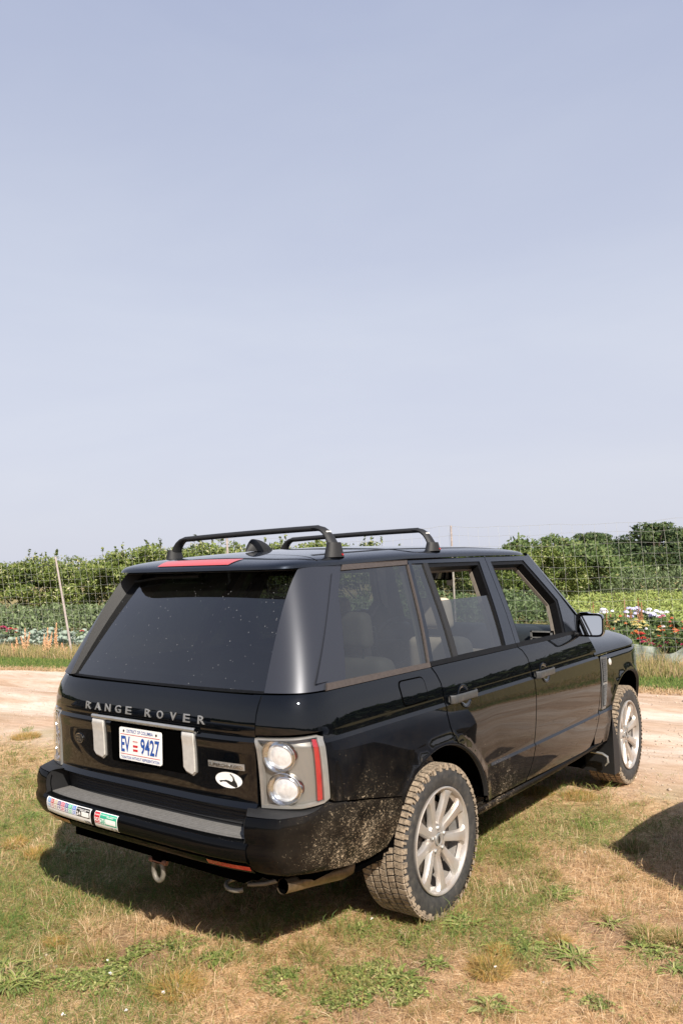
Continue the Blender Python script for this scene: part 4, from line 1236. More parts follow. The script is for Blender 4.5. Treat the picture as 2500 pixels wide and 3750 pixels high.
st_quad('year_field', -.227, -.192, .31, .56, WHITE, .0012, S2, 3); st_text('25', -.225, -.194, .33, .54, RDm, S2, .04)
st_text('OVERS', -.227, -.192, .70, .78, WHITE, S2, .02)
st_quad('permit_block', -.187, -.064, .28, .93, GRm, .0008, S2, 6)
st_quad('year_field', -.185, -.150, .31, .56, WHITE, .0012, S2, 3); st_text('26', -.183, -.152, .33, .54, GRm, S2, .04)
st_quad('permit_field', -.146, -.070, .33, .58, WHITE, .0012, S2, 4)
st_text('OVERSAND VEHICLE', -.183, -.068, .76, .83, WHITE, S2, .02); st_text('PERMIT', -.135, -.085, .66, .73, WHITE, S2, .02)
st_text('1512', -.118, -.066, .04, .22, BLACKP, S2, .02)

# ------------------------------------------------------------------ tail lamps
LAMPRIM = simple('clear_grey_rim', (.20, .195, .185), rough=.3, coat=.8, var=.1)
lampoly = [(p_of_x(.712), .772), (-1.06, .776), (-.955, .792), (-.926, .806), (-.926, 1.062), (-.955, 1.072), (-1.06, 1.068), (p_of_x(.708), 1.066)]
def SLm(p, z): return SL(p, z)
TL = panel('tail_lamp', lampoly, SLm, LAMPBASE, CAR, step=(.02, .02), gap=.006, thick=.02, lift=-.030)
for rp in ([(-.958, .794), (-.928, .808), (-.928, 1.061), (-.958, 1.070)], [(p_of_x(.714), .776), (p_of_x(.728), .777), (p_of_x(.726), 1.064), (p_of_x(.711), 1.064)],
           [(p_of_x(.726), 1.056), (-1.06, 1.058), (-.956, 1.062), (-.956, 1.071), (-1.06, 1.066), (p_of_x(.726), 1.064)], [(p_of_x(.728), .777), (-1.06, .780), (-.957, .793), (-.957, .802), (-1.06, .790), (p_of_x(.728), .786)]):
    panel('lamp_rim', rp, SLm, LAMPRIM, TL, step=(.03, .03), gap=0, thick=.028, lift=.002)
panel('lamp_surround', [(a, b) for a, b in lampoly], SLm, INNER, TL, step=(.03, .03), gap=.0, thick=.001, lift=-.036)
panel('lamp_cover', lampoly, SLm, LENS_CLEAR, TL, step=(.02, .02), gap=.002, thick=.016, lift=.004)
panel('side_reflector', [(-.986, .802), (-.961, .806), (-.957, 1.054), (-.980, 1.058)], SLm, REDLENS, TL, step=(.01, .02), gap=0, thick=.012, lift=-.010)
def round_lamp(cz, cx, r):
    """two-part round lamp looking back, set in the lamp panel"""
    c = SL(p_of_x(cx), cz); ax = Vector((.12, -1, 0)).normalized(); ux = Vector((1, .12, 0)).normalized(); uz = Vector((0, 0, 1))
    def ringp(prof, mat, name, n=36, cc=c, sq=1.0):
        V, F = [], []
        for a, rr in prof:
            for k in range(n):
                th = 2 * pi * k / n; V.append(SL(p_of_x(cc.x + rr * cos(th)), cc.z + rr * sin(th)) + ax * (a - .006))
        for i in range(len(prof) - 1):
            for k in range(n):
                k2 = (k + 1) % n; F.append((i * n + k, (i + 1) * n + k, (i + 1) * n + k2, i * n + k2))
        for s, par in ((1, TL[0]), (-1, TL[1])):
            py_mesh(name, [(v.x * s, v.y, v.z) for v in V], F if s > 0 else [f[::-1] for f in F], mat, par, True, 30)
    base = c
    ringp([(-.024, r * 1.02), (-.004, r * 1.0), (-.002, r * .97), (-.010, r * .93)], BRIGHT, 'lamp_ring')
    ringp([(-.010, r * .93), (-.018, r * .80), (-.022, r * .5), (-.022, .001)], BOWL, 'reflector_bowl')
    c2 = c + ux * r * .14
    ringp([(-.022, r * .76), (-.004, r * .76), (-.002, r * .72), (-.012, r * .67)], BRIGHT, 'inner_ring', cc=c2)
    ringp([(-.012, r * .67), (-.008, r * .5), (-.005, r * .25), (-.004, .001)], LAMPLENS, 'bulb_lens', cc=c2)
# the discs lie just behind the cover
round_lamp(.990, .800, .068)
round_lamp(.855, .803, .068)

# ------------------------------------------------------------------ greenhouse
# D pillars
def dside(z):   # rear seam of the quarter-window trim panel
    return lerp(-.835, -.420, (z - 1.268) / (1.748 - 1.268))
def qx(z):
    X = lerp(.700, .628, (z - 1.235) / .53) / (_G(z) - barrel(-.6) * .6)
    return math.acos(min(.9999, X ** 2.5)) * 2 / pi
def dp(q, z):
    """q 0..1 from side seam to tailgate glass edge"""
    ys = yst(z); y0 = dside(z); k = .42
    if q < k:
        return SG(lerp(y0, ys, q / k), z)
    return SGR((q - k) / (1 - k) * qx(z), z)
m = MB(); m.grid(dp, ls(0, 1, 40), ls(1.245, 1.80, 16), flip=False); both_build('rear_pillar', m, SATIN, CAR, angle=70)
# inner return of the pillar beside the glass
m = MB()
m.grid(lambda t, z: SGR(qx(z), z) + Vector((-lerp(.014, .050, (z - 1.245) / .545) * t, lerp(.026, .085, (z - 1.245) / .545) * t, 0)), [0, .15, 1], ls(1.245, 1.79, 12), flip=False); both_build('pillar_return', m, DARKPL, CAR)
# raised trim panel ahead of the pillar
panel('pillar_trim', [(dside(1.272) - .075, 1.272), (-.815, 1.272), (-.418, 1.752), (dside(1.745) - .075, 1.745)], SG, SATIN, CAR, step=(.06, .05), gap=.004, thick=.008, lift=.0045)

# quarter window
qg = [(-.820, 1.268), (.006, 1.262), (.196, 1.768), (-.416, 1.752)]
panel('quarter_window', qg, SG, GLASS_SIDE, CAR, step=(.1, .1), gap=0, thick=.004, lift=-.003)
panel('window_trim', [(-.845, 1.240), (.016, 1.238), (.018, 1.262), (-.833, 1.269)], SG, TRIM, CAR, step=(.1, .05), gap=0, thick=.012, lift=.007)
panel('window_trim', [(-.414, 1.755), (.200, 1.770), (.222, 1.797), (-.380, 1.786)], SG, TRIM, CAR, step=(.1, .05), gap=0, thick=.012, lift=.004)
panel('window_trim', [(.006, 1.262), (.020, 1.262), (.212, 1.770), (.197, 1.768)], SG, TRIM, CAR, step=(.1, .05), gap=0, thick=.012, lift=.005)

def ring(name, outer, inner, S, mat, parent, lift=0.0, depth=.03, sub=6, ref=None, depth_in=None):
    """frame between matching outer and inner loops, mapped on a surface, with returns"""
    n = len(outer); V, F = [], []
    def pts(loop): return [(lerp(loop[i][0], loop[(i + 1) % n][0], k / sub), lerp(loop[i][1], loop[(i + 1) % n][1], k / sub)) for i in range(n) for k in range(sub)]
    O, I = pts(outer), pts(inner); m_ = len(O); W = 3
    rows = [[(lerp(O[k][0], I[k][0], w / W), lerp(O[k][1], I[k][1], w / W)) for k in range(m_)] for w in range(W + 1)]
    def nrm(a, b):
        q = surf_normal(S, a, b); return q if q.x > 0 else -q
    for row in rows: V += [S(a, b) + nrm(a, b) * lift for a, b in row]
    di = depth if depth_in is None else depth_in
    V += [S(a, b) + nrm(a, b) * (lift - di) for a, b in rows[-1]]
    V = [S(a, b) + nrm(a, b) * (lift - depth) for a, b in rows[0]] + V
    R = W + 3
    for i in range(R - 1):
        for k in range(m_):
            k2 = (k + 1) % m_; F.append((i * m_ + k, i * m_ + k2, (i + 1) * m_ + k2, (i + 1) * m_ + k))
    a = V[F[m_][1]] - V[F[m_][0]]; b = V[F[m_][2]] - V[F[m_][1]]
    if a.cross(b).x < 0: F = [f[::-1] for f in F]
    mb = MB(); mb.V = [tuple(v) for v in V]; mb.F = F
    return both_build(name, mb, mat, parent, angle=30)
# rear door window frame
rf_out = [(.020, 1.262), (1.030, 1.259), (1.138, 1.798), (.226, 1.798)]
rf_in = [(.062, 1.264), (.900, 1.262), (1.045, 1.772), (.250, 1.775)]
ring('window_frame', rf_out, rf_in, SG, PAINT_SKYLIFT, RD, lift=.002, depth=.03)
panel('quarter_light', [(.062, 1.264), (.272, 1.262), (.372, 1.774), (.250, 1.774)], SG, GLASS_SIDE, RD, step=(.1, .1), gap=0, thick=.004, lift=-.006)
panel('window_divider', [(.272, 1.262), (.318, 1.262), (.420, 1.774), (.372, 1.774)], SG, DARKPL, RD, step=(.1, .1), gap=0, thick=.02, lift=.002)
panel('door_glass', [(.312, 1.250), (.905, 1.250), (.992, 1.566), (.382, 1.566)], SG, GLASS_SIDE, RD, step=(.1, .1), gap=0, thick=.004, lift=-.012)
ring('window_seal', [(.318, 1.262), (.902, 1.262), (1.042, 1.772), (.418, 1.774)], [(.332, 1.268), (.884, 1.268), (1.016, 1.752), (.428, 1.752)], SG, RUBBER, RD, lift=-.004, depth=.058)
# front door frame
ff_out = [(1.036, 1.259), (2.10, 1.245), (2.145, 1.35), (1.815, 1.798), (1.144, 1.798)]
ff_in = [(1.095, 1.262), (1.84, 1.252), (1.955, 1.475), (1.700, 1.768), (1.196, 1.768)]
ring('window_frame', ff_out, ff_in, SG, PAINT_SKYLIFT, FD, lift=.002, depth=.03)
ring('window_seal', [(1.100, 1.262), (1.835, 1.252), (1.95, 1.475), (1.694, 1.766), (1.20, 1.766)], [(1.112, 1.266), (1.80, 1.262), (1.915, 1.468), (1.672, 1.745), (1.216, 1.748)], SG, RUBBER, FD, lift=-.004, depth=.058)
LINING = simple('pillar_cloth', (.17, .145, .12), rough=.9)
ring('window_lining', [(1.112, 1.266), (1.80, 1.262), (1.915, 1.468), (1.672, 1.745), (1.216, 1.748)], [(1.115, 1.267), (1.794, 1.263), (1.907, 1.467), (1.667, 1.741), (1.219, 1.744)], SG, LINING, FD, lift=-.060, depth=.022)
ring('window_lining', [(.332, 1.268), (.884, 1.268), (1.016, 1.752), (.428, 1.752)], [(.335, 1.269), (.878, 1.269), (1.009, 1.748), (.431, 1.748)], SG, LINING, RD, lift=-.060, depth=.022)
# belt line mouldings
panel('belt_moulding', [(.024, 1.240), (1.030, 1.238), (1.032, 1.262), (.022, 1.264)], SG, RUBBER, CAR, step=(.1, .05), gap=0, thick=.012, lift=.007)
panel('belt_moulding', [(1.036, 1.238), (2.02, 1.232), (2.02, 1.256), (1.038, 1.262)], SG, RUBBER, CAR, step=(.1, .05), gap=0, thick=.012, lift=.007)

# front pillars: a tapering section from the cowl to the roof
def apil(t, q):
    p0 = SG(lerp(2.30, 1.80, t), lerp(1.245, 1.80, t)); p1 = Vector((lerp(.80, .575, t), lerp(2.42, 1.865, t), lerp(1.215, 1.822, t)))
    c = p0.lerp(p1, q); b = sin(q * pi) * .018
    return c + Vector((b, b * .6, b * .3))
m = MB(); m.grid(apil, ls(0, 1, 14), ls(0, 1, 6), flip=True); both_build('front_pillar', m, PAINT_SKYLIFT, CAR)
panel('pillar_foot', [(2.02, 1.236), (2.30, 1.215), (2.305, 1.25), (2.14, 1.36), (2.08, 1.30), (2.04, 1.25)], SG, PAINT, CAR, step=(.05, .05), gap=0, thick=.01, lift=.004)
# windscreen
def wsc(s, t):
    x = s * lerp(.80, .575, t); return Vector((x, lerp(2.42, 1.865, t) + lerp(.16, .07, t) * (1 - s * s), lerp(1.215, 1.822, t) + lerp(.01, .03, t) * (1 - s * s)))
m = MB(); m.grid(wsc, ls(-1, 1, 20), ls(0, 1, 10)); m.build('windscreen', GLASS_FRONT, CAR)
m = MB(); m.grid(lambda x, t: Vector((x, lerp(2.22, 2.50, t), 1.17 + .03 * t)), ls(-.86, .86, 8), [0, 1]); m.build('cowl', DARKPL, CAR)

# rear screen
def rsc(s, z):
    e = SGR(qx(z), z); t = (z - 1.246) / .53; x = s * (e.x - lerp(.012, .045, t)); yc_ = e.y + lerp(.022, .080, t)
    return Vector((x, yc_ - .035 * (1 - s * s), z))
m = MB(); m.grid(rsc, ls(-1, 1, 24), ls(1.246, 1.775, 12), flip=False); RS = m.build('rear_window', GLASS_REAR, CAR, angle=60)
m = MB(); m.grid(lambda s, t: rsc(s, 1.243 + .005 * t) + Vector((0, -.004, 0)), ls(-1.02, 1.02, 24), [-1, 0, 1]); m.build('window_seal', RUBBER, RS)
# black print band inside the lower edge, seen as a paler heated strip
m = MB(); m.grid(lambda s, t: rsc(s, 1.285 + .022 * t) + Vector((0, .006, 0)), ls(-.9, .8, 24), [0, 1]); m.build('parcel_blind', simple('blind_grey', (.20, .20, .19), rough=.8), RS)
# wiper parked under the spoiler
tube('rear_wiper', [rsc(-.93, 1.72) + Vector((0, -.03, 0)), rsc(-.6, 1.742) + Vector((0, -.03, 0)), rsc(-.05, 1.748) + Vector((0, -.03, 0))], [.006, .009, .012], RUBBER, CAR, 8)

# ------------------------------------------------------------------ roof
RY0, RLR, RLF, RA = .45, 1.255, 1.40, .648
def rim(y): return float(np.interp(y, [-.8, -.4, .2, 1.1, 1.85], [1.768, 1.779, 1.799, 1.805, 1.802]))
def roofm(x, y):
    L = RLR if y < RY0 else RLF
    return (abs(x / RA) ** 14 + abs((y - RY0) / L) ** 14) ** (1 / 14)
def roofz(x, y):
    mm = min(1.0, roofm(x, y)); L = (y - RY0) / (RLR if y < RY0 else RLF)
    H = .056 - .014 * max(0, L) ** 2
    cr = .035 * (1 - (x / RA) ** 2) * (1 - abs(L) ** 4 * .8)
    return rim(y) + H * (1 - mm ** 10) ** (1 / 2.8) + cr * (1 - mm ** 14) 
def roof_uv(a, b):
    # square to superellipse, edges sampled finer
    f = lambda t: math.copysign(1 - (1 - abs(t)) ** 1.6, t)
    a, b = f(a), f(b); mx = max(abs(a), abs(b)); r = (abs(a) ** 14 + abs(b) ** 14) ** (1 / 14) if mx > 0 else 1
    k = mx / r if r > 0 else 1
    x = RA * a * k; y = RY0 + (RLR if b < 0 else RLF) * b * k
    # rear edge bows backwards in the middle
    z = roofz(x * .9999, RY0 + (y - RY0) * .9999)
    return Vector((x, y - (.015 * (1 - (x / RA) ** 2) if b < 0 else 0) * abs(b) ** 3, z))
m = MB(); m.grid(roof_uv, ls(-1, 1, 81), ls(-1, 1, 101)); ROOF = m.build('roof', PAINT_SKYLIFT, CAR, angle=80)
# underside of the roof edge (drip line / spoiler underside)
m = MB()
def under(k, t):
    a = 2 * pi * k; ca, sa = cos(a), sin(a); r = (abs(ca) ** 14 + abs(sa) ** 14) ** (1 / 14); ca, sa = ca / r, sa / r
    p = Vector((RA * ca, RY0 + (RLR if sa < 0 else RLF) * sa, 0)); 
    if sa < 0: p.y -= .015 * (1 - ca * ca) * abs(sa) ** 3
    q = Vector((p.x * (1 - .12 * t), RY0 + (p.y - RY0) * (1 - .14 * t), 0))
    q.z = rim(p.y) - .001 - .004 * min(1, t * 6)
    return q
m.grid(under, ls(0, 1, 161), [0, .12, 1], flip=True); m.build('roof_underside', DARKPL, ROOF)
# dark joint line between tailgate spoiler and roof side, roof channels
for s in (-1, 1):
    m = MB(); m.grid(lambda y, t: Vector((s * (.545 + .012 * t), y, roofz(.545 + .012 * t, y) + .0015)), ls(-.50, 1.60, 40), [-1, 1], flip=s < 0); m.build('roof_channel', DARKPL, ROOF)
    V = []
    m = MB(); m.grid(lambda x, t: Vector((s * x, -.565 + .003 * t, roofz(x, -.565) + .001)), ls(.30, .646, 24), [-1, 1], flip=s < 0); m.build('roof_seam', INNER, ROOF)
# high stop lamp
m = MB()
def stopl(x, t):
    y = lerp(-.786, -.700, t) ; w = x * lerp(.262, .285, t)
    z = roofz(w, RY0 + (max(y, -.80) - RY0) * .998) + .002
    return Vector((w, y - .015 * (1 - (w / RA) ** 2) , z))
m.grid(stopl, ls(-1, 1, 20), ls(0, 1, 10)); m.build('high_stop_lamp', BRAKER, ROOF)
# shark fin aerial
V = []; prof_f = [(-.40, .0), (-.385, .030), (-.36, .055), (-.32, .064), (-.27, .050), (-.225, .025), (-.195, .0)]
m = MB()
fz = lambda t: .064 * min(1, (t / .22)) ** .75 * (1 - max(0, (t - .25) / .75) ** 2.2)
m.grid(lambda t, a: Vector((cos(a) * (.030 * (1 - abs(2 * t - 1) ** 3) + .006), -.40 + .21 * t, 1.866 + max(0, sin(a)) ** .8 * (fz(t) + .004) + .004)), ls(0, 1, 22), ls(0, pi, 13), flip=True)
m.build('roof_aerial', DARKPL, ROOF)

# roof bars
def roof_bar(y):
    pts = [Vector((x, y + .0, 1.965 + .003 * (1 - (x / .5) ** 2) + .018 * x)) for x in ls(-.50, .50, 15)]
    bar = tube('roof_bar', pts, .0175, DARKPL, CAR, 14, squash=(1.25, .9))
    for s in (-1, 1):
        dz = -.005 + .009 * s
        arm = [Vector((s * .465, y, 1.972 + dz)), Vector((s * .50, y, 1.970 + dz)), Vector((s * .528, y, 1.962 + dz)), Vector((s * .552, y, 1.945 + dz)), Vector((s * .572, y, 1.92 + dz)), Vector((s * .592, y, 1.885 + dz))]
        tube('bar_arm', arm, [.018, .022, .024, .026, .028, .031], DARKPL, bar, 12, squash=(1.25, .62))
        m = MB(); z0 = roofz(.595, y) - .006
        m.grid(lambda a, t: Vector((s * (.598 + cos(a) * lerp(.040, .030, t)), y + sin(a) * lerp(.066, .045, t), lerp(z0, 1.897, t))), ls(0, 2 * pi, 21), [0, .5, 1], flip=s < 0)
        m.grid(lambda a, t: Vector((s * (.598 + cos(a) * .030 * t), y + sin(a) * .045 * t, 1.897)), ls(0, 2 * pi, 21), [1, .01], flip=s < 0)
        m.build('bar_foot', DARKPL, bar)
        d = Vector((s, 0, .45)).normalized()
        c = Vector((s * .6, y, 1.925))
        if s > 0:
            m = MB(); m.box((.566, y - .020, 1.946 + dz), (.5705, y + .016, 1.953 + dz)); m.build('bar_label', WHITE, bar, smooth=False)
    m = MB(); m.lathe([(0, .0001), (.003, .005), (-.004, .006)], 10, 'x', (.637, y + .02, roofz(.595, y) + .006)); m.build('lock_button', REDLENS, bar)
roof_bar(-.385)
roof_bar(.575)

# ------------------------------------------------------------------ inner shell, floor, arches
m = MB()
def shell(p, z):
    o = SL(p, z); o.x -= .035
    if p < -.70: o = Vector((o.x * .97, o.y + .035, z))
    return o
def inside_arch(y, z, r=.50):
    return (y ** 2 + (z - .375) ** 2 < r * r) or ((y - 2.88) ** 2 + (z - .375) ** 2 < (r + .03) ** 2)
us = ls(PEND, -.70, 26)[:-1] + ls(-.70, 3.55, 120); vs_ = ls(.42, 1.235, 30)
V = [shell(u, v) for u in us for v in vs_]; F = []
for i in range(len(us) - 1):
    for j in range(len(vs_) - 1):
        yc_ = (us[i] + us[i + 1]) / 2; zc_ = (vs_[j] + vs_[j + 1]) / 2
        if yc_ > -.7 and inside_arch(yc_, zc_, .475): continue
        if yc_ < -.72 and zc_ < .62: continue
        if yc_ > 2.1 and zc_ > 1.03: continue
        F.append((i * 30 + j, (i + 1) * 30 + j, (i + 1) * 30 + j + 1, i * 30 + j + 1))
m.add(V, F); both_build('inner_shell', m, INNER, CAR)
# wheel housings: half barrels with a lip
for cy, r in ((0, .475), (2.88, .505)):
    m = MB()
    m.grid(lambda a, x: Vector((x - (.09 * sstep(2.95, 3.40, cy + r * cos(a)) if x > .9 else 0), cy + r * cos(a), .375 + r * sin(a))), ls(rad(12 if cy == 0 else 34), rad(168), 40), [.955, .945, .60, .55], flip=True)
    V = [Vector((.56, cy + r * cos(a), .375 + r * sin(a))) for a in ls(rad(-5), rad(185), 40)]
    m.add(V, [tuple(range(40))])
    both_build('wheel_housing', m, INNER, CAR)
m = MB(); m.box((-.80, -.95, .42), (.80, 3.5, .47)); m.box((-.60, -1.08, .44), (.60, -.2, .56)); m.box((-.25, -.6, .28), (.15, .1, .42)); m.box((-.70, .55, .30), (-.25, 2.2, .42))
m.tube([(-.72, 0, .36), (.72, 0, .36)], .05); m.tube([(0, .0, .36), (0, 3.0, .40)], .045)
m.box((.20, -.95, .40), (.55, -.45, .50))
m.build('underbody', INNER, CAR, smooth=False)
# sills
m = MB(); m.grid(lambda y, a: Vector((.905 + .035 * cos(a) - barrel(y), y, .412 + .030 * sin(a))), ls(.40, 2.42, 20), ls(rad(-100), rad(100), 9), flip=True); both_build('sill', m, BUMPER, CAR)
# arch lips (dirty plastic edge)
for cy, r, a0, a1 in ((0, .476, 14, 142), (2.88, .506, 6, 172)):
    m = MB()
    m.grid(lambda a, t: SL(cy + (r - .004 - .006 * t) * cos(a), .375 + (r - .004 - .006 * t) * sin(a)) + Vector((-.004 - .020 * max(0, t), 0, 0)), ls(rad(a0), rad(a1), 40), [-1.2, 0, 1])
    both_build('arch_lip', m, DARKPL, CAR)

# ------------------------------------------------------------------ wheels
RT_ = .377; RR = .262
def tyre_profile(inner=.70, outer=.945):
    w = outer - inner; c = (inner + outer) / 2
    P = [(outer - .018, RR - .006), (outer - .006, RR + .006), (outer + .002, RR + .030), (outer + .004, RR + .055), (outer, RR + .080), (outer - .010, RT_ - .016), (outer - .022, RT_ - .010), (outer - .05, RT_ - .0085)]
    Q = [(2 * c - a, r) for a, r in P][::-1]
    return P + [(c, RT_ - .007)] + Q
def make_wheel(first=True):
    """wheel centred at x=.0 of the hub plane; built on the right side, hub centre at origin"""
    W = empty('wheel')
    m = MB(); m.lathe([(a - .945, r) for a, r in tyre_profile()], 96, 'x', flip=True)
    m.build('tyre', TYRE, W, angle=60)
    # tread blocks
    m = MB(); nb = 70
    def blk(x0, x1, a0, a1, r0, r1, sk=0.0, side=False):
        V = []
        for (x, s) in ((x0, -1), (x1, 1)):
            for a in (a0, a1):
                for rr in (r0, r1):
                    tp = .002 if rr == r1 else 0
                    aa = a + sk * s + (tp * 2 if a == a0 else -tp * 2)
                    V.append((x - s * tp * -1 if False else x + (-s) * tp, rr * cos(aa), rr * sin(aa)))
        m.add(V, [(0, 1, 3, 2), (4, 6, 7, 5), (0, 4, 5, 1), (2, 3, 7, 6), (1, 5, 7, 3)])
    rng = random.Random(3)
    da = 2 * pi / nb
    for k in range(nb):
        a = k * da
        j = lambda: rng.uniform(-.004, .004)
        # shoulder blocks, split pairs, wrapping on the sidewall
        for (xa, xb) in ((-.052, -.004), (-.241, -.193)):
            blk(xa, xb, a + .004 + j(), a + da * .90 + j(), RT_ - .010, RT_ - .0005, .004)
            xs_ = (-.010, .0040) if xa > -.1 else (-.249, -.235)
            blk(xs_[0], xs_[1], a + .012 + j(), a + da * (.86 if k % 2 else .55) + j(), RT_ - .034 if k % 2 else RT_ - .024, RT_ - .007, .0)
        for q, (xa, xb) in enumerate(((-.096, -.060), (-.141, -.103), (-.186, -.148))):
            off = da * (.33 * (q + 1))
            blk(xa, xb, a + off + j(), a + off + da * .84 + j(), RT_ - .012, RT_ - .0015 - rng.random() * .001, (.010 if q % 2 else -.010))
    t = m.build('tread', MUD, W, smooth=False); t['kind'] = 'stuff'
    # rim: lip, barrel, spokes as one pressed disc with nine spokes
    m = MB()
    m.lathe([(-.010, RR - .001), (.001, RR), (.004, RR - .004), (.002, RR - .010), (-.012, RR - .016), (-.060, RR - .024), (-.20, RR - .030)], 96, 'x', flip=True)
    m.build('rim', ALLOY, W, angle=40)
    # spokes
    def xs(r): # face height along the radius
        return float(np.interp(r, [0, .055, .085, .13, .20, .245, .256], [-.030, -.030, -.033, -.022, -.012, -.008, -.016]))
    for k in range(9):
        a = rad(-90 + 40 * k); er = Vector((0, cos(a), sin(a))); et = Vector((0, -sin(a), cos(a)))
        mm = MB()
        rs = [.050, .070, .090, .115, .15, .19, .222, .240, .2535]
        hw = [.019, .020, .0205, .0215, .0230, .0255, .030, .043, .066]
        dp = [.036, .036, .034, .030, .026, .023, .022, .022, .020]
        def sp(i, q):
            i = int(i); r = rs[i]; w = hw[i]; x = xs(r)
            # q over cross section: side foot, chamfer, ridge, side
            cs = [(-1.12, -dp[i]), (-1.0, -.008), (-.80, -.001), (-.25, .0015), (.25, .0015), (.80, -.001), (1.0, -.008), (1.12, -dp[i])][int(q)]
            rr = r - (0 if r < .24 else .0)
            p = er * rr + et * (w * cs[0])
            # outer rows follow the circle
            if r > .23: p = p.normalized() * rr
            return Vector((x + cs[1], p.y, p.z))
        mm.grid(sp, range(len(rs)), range(8), flip=False)
        mm.build('spoke', ALLOY, W, angle=32)
        # web between spokes near the rim
        a2 = a + rad(20)
        mm = MB(); mm.grid(lambda b, r: Vector((-.016 - .022 * ((.256 - r) / .03), r * cos(a2 + b), r * sin(a2 + b))), ls(rad(-19), rad(19), 8), [.226, .242, .2555], flip=False)
        mm.build('rim_web', ALLOY, W, angle=60)
    m = MB(); m.lathe([(-.058, .088), (-.046, .0875), (-.036, .080), (-.031, .062), (-.031, .0338), (-.036, .031)], 45, 'x', flip=True); m.build('hub', ALLOY, W, angle=30)
    m = MB(); m.lathe([(-.036, .0315), (-.027, .0305), (-.0245, .027), (-.026, .0245), (-.0245, .0005)], 32, 'x', flip=True); m.build('centre_cap', CHROME, W, angle=30)
    m = MB(); m.lathe([(-.024, .0005), (-.024, .019)], 24, 'x', flip=False)
    m2 = MB(); V = [(-.0235, .0085 * cos(2 * pi * k / 20), .019 * sin(2 * pi * k / 20)) for k in range(20)]; m2.add(V, [tuple(range(20))]); m2.build('cap_emblem', BLACKP, W, smooth=False)
    for k in range(5):
        a = rad(90 + 72 * k); c = (0, .0585 * cos(a), .0585 * sin(a))
        m = MB(); m.lathe([(-.0305, .0165), (-.044, .0145)], 18, 'x', c, flip=True); m.lathe([(-.044, .0145), (-.044, .0001)], 18, 'x', c, flip=True); m.build('nut_well', DARKPL, W)
        m = MB(); m.lathe([(-.045, .0115), (-.024, .0110), (-.021, .0075), (-.021, .0001)], 6, 'x', c, flip=True); m.build('lug_nut', CHROME, W, smooth=False)
    m = MB(); m.lathe([(-.075, .18), (-.070, .175), (-.070, .06), (-.055, .055), (-.055, .0001)], 48, 'x', flip=True); m.build('brake_disc', simple('brake_steel', (.10, .085, .075), rough=.5, metal=.6) if 'brake_steel' not in bpy.data.materials else bpy.data.materials['brake_steel'], W)
    m = MB(); m.lathe([(-.20, .232), (-.20, .0001)], 32, 'x', flip=True); m.build('back_plate', INNER, W)
    return W
def copy_tree(o, parent=None):
    c = o.copy(); COL.objects.link(c)
    if parent is not None: c.parent = parent
    for ch in list(o.children): copy_tree(ch, c)
    return c
W0 = make_wheel(); W0.parent = CAR; W0.location = (.943, 0, .3745)
W1 = copy_tree(W0, CAR); W1.location = (.943, 2.88, .3745); W1.rotation_euler = (rad(23), 0, rad(2.9))
W2 = copy_tree(W0, CAR); W2.location = (-.943, 0, .3745); W2.rotation_euler = (0, 0, pi)
W3 = copy_tree(W0, CAR); W3.location = (-.943, 2.88, .3745); W3.rotation_euler = (0, 0, pi + rad(2.9))

# ------------------------------------------------------------------ front mud flaps with bracket
def flap(t, z):
    w = lerp(.300, .02, sstep(.30, .66, z)); return Vector((.972 - w * (1 - t) - .004, 2.43 + .02 * (1 - t) - .03 * (z < .2), z))
m = MB(); m.grid(lambda t, z: Vector((lerp(.955 - lerp(.27, .012, sstep(.26, .64, z)), .972, t), 2.425 + .05 * (1 - t), z)), ls(0, 1, 8), ls(.165, .640, 12), flip=False)
m.grid(lambda t, z: Vector((.972, 2.425 + .12 * t * sstep(.66, .3, z) , z)), [0, 1], ls(.165, .640, 12), flip=False)
FL_ = both_build('mud_flap', m, DARKPL, CAR)
m = MB(); m.tube([(.735, 2.40, .315), (.80, 2.395, .325), (.90, 2.39, .318), (.935, 2.39, .300), (.938, 2.39, .26), (.915, 2.39, .232)], [.008, .013, .012, .012, .011, .006], 8, squash=(1, .8))
both_build('flap_bracket', m, CHROME, FL_)
m = MB(); m.box((.55, 2.40, .19), (.74, 2.46, .40)); both_build('flap_shield', m, INNER, CAR)

# ------------------------------------------------------------------ door handles
for (y0, y1, yc_, zc_, par) in ((.112, .402, .274, 1.058, RD), (1.160, 1.446, 1.312, 1.052, FD)):
    def on(y, z, d=0.0): return SL(y, z) + Vector((d, 0, 0))
    m = MB(); m.grid(lambda a, r: on(yc_ + r * cos(a), zc_ + r * sin(a), .003 - .020 * (r < .05) * (1 - r / .05) + .001), ls(0, 2 * pi, 33), [.0005, .02, .04, .052, .056], flip=False)
    both_build('handle_cup', m, simple('cup_black', (.004, .0045, .006), rough=.12, coat=1.0) if 'cup_black' not in bpy.data.materials else bpy.data.materials['cup_black'], par)
    m = MB(); m.grid(lambda a, t: on(yc_ + (.058 + .004 * cos(t)) * cos(a), zc_ + (.058 + .004 * cos(t)) * sin(a), .002 + .004 * sin(t)), ls(0, 2 * pi, 33), ls(0, pi, 5), flip=True)
    both_build('handle_ring', m, PAINT, par)
    m = MB()
    def bar(y, a):
        t = (y - y0) / (y1 - y0); e = min(t, 1 - t)
        d = .010 + .020 * sstep(0, .10, e) - .004 * sstep(.30, .34, t) * (1 if t < .9 else 1)
        h = .021 + .002 * (t < .32)
        zc2 = zc_ + .002
        return on(y, zc2, 0) + Vector((d + .0075 * cos(a), 0, h * (abs(sin(a)) ** .5) * math.copysign(1, sin(a))))
    m.grid(bar, [y0, y0 + .002] + ls(y0 + .006, y1 - .006, 22) + [y1 - .002, y1], ls(-pi, pi, 17), flip=False)
    both_build('door_handle', m, HANDLE, par, angle=50)

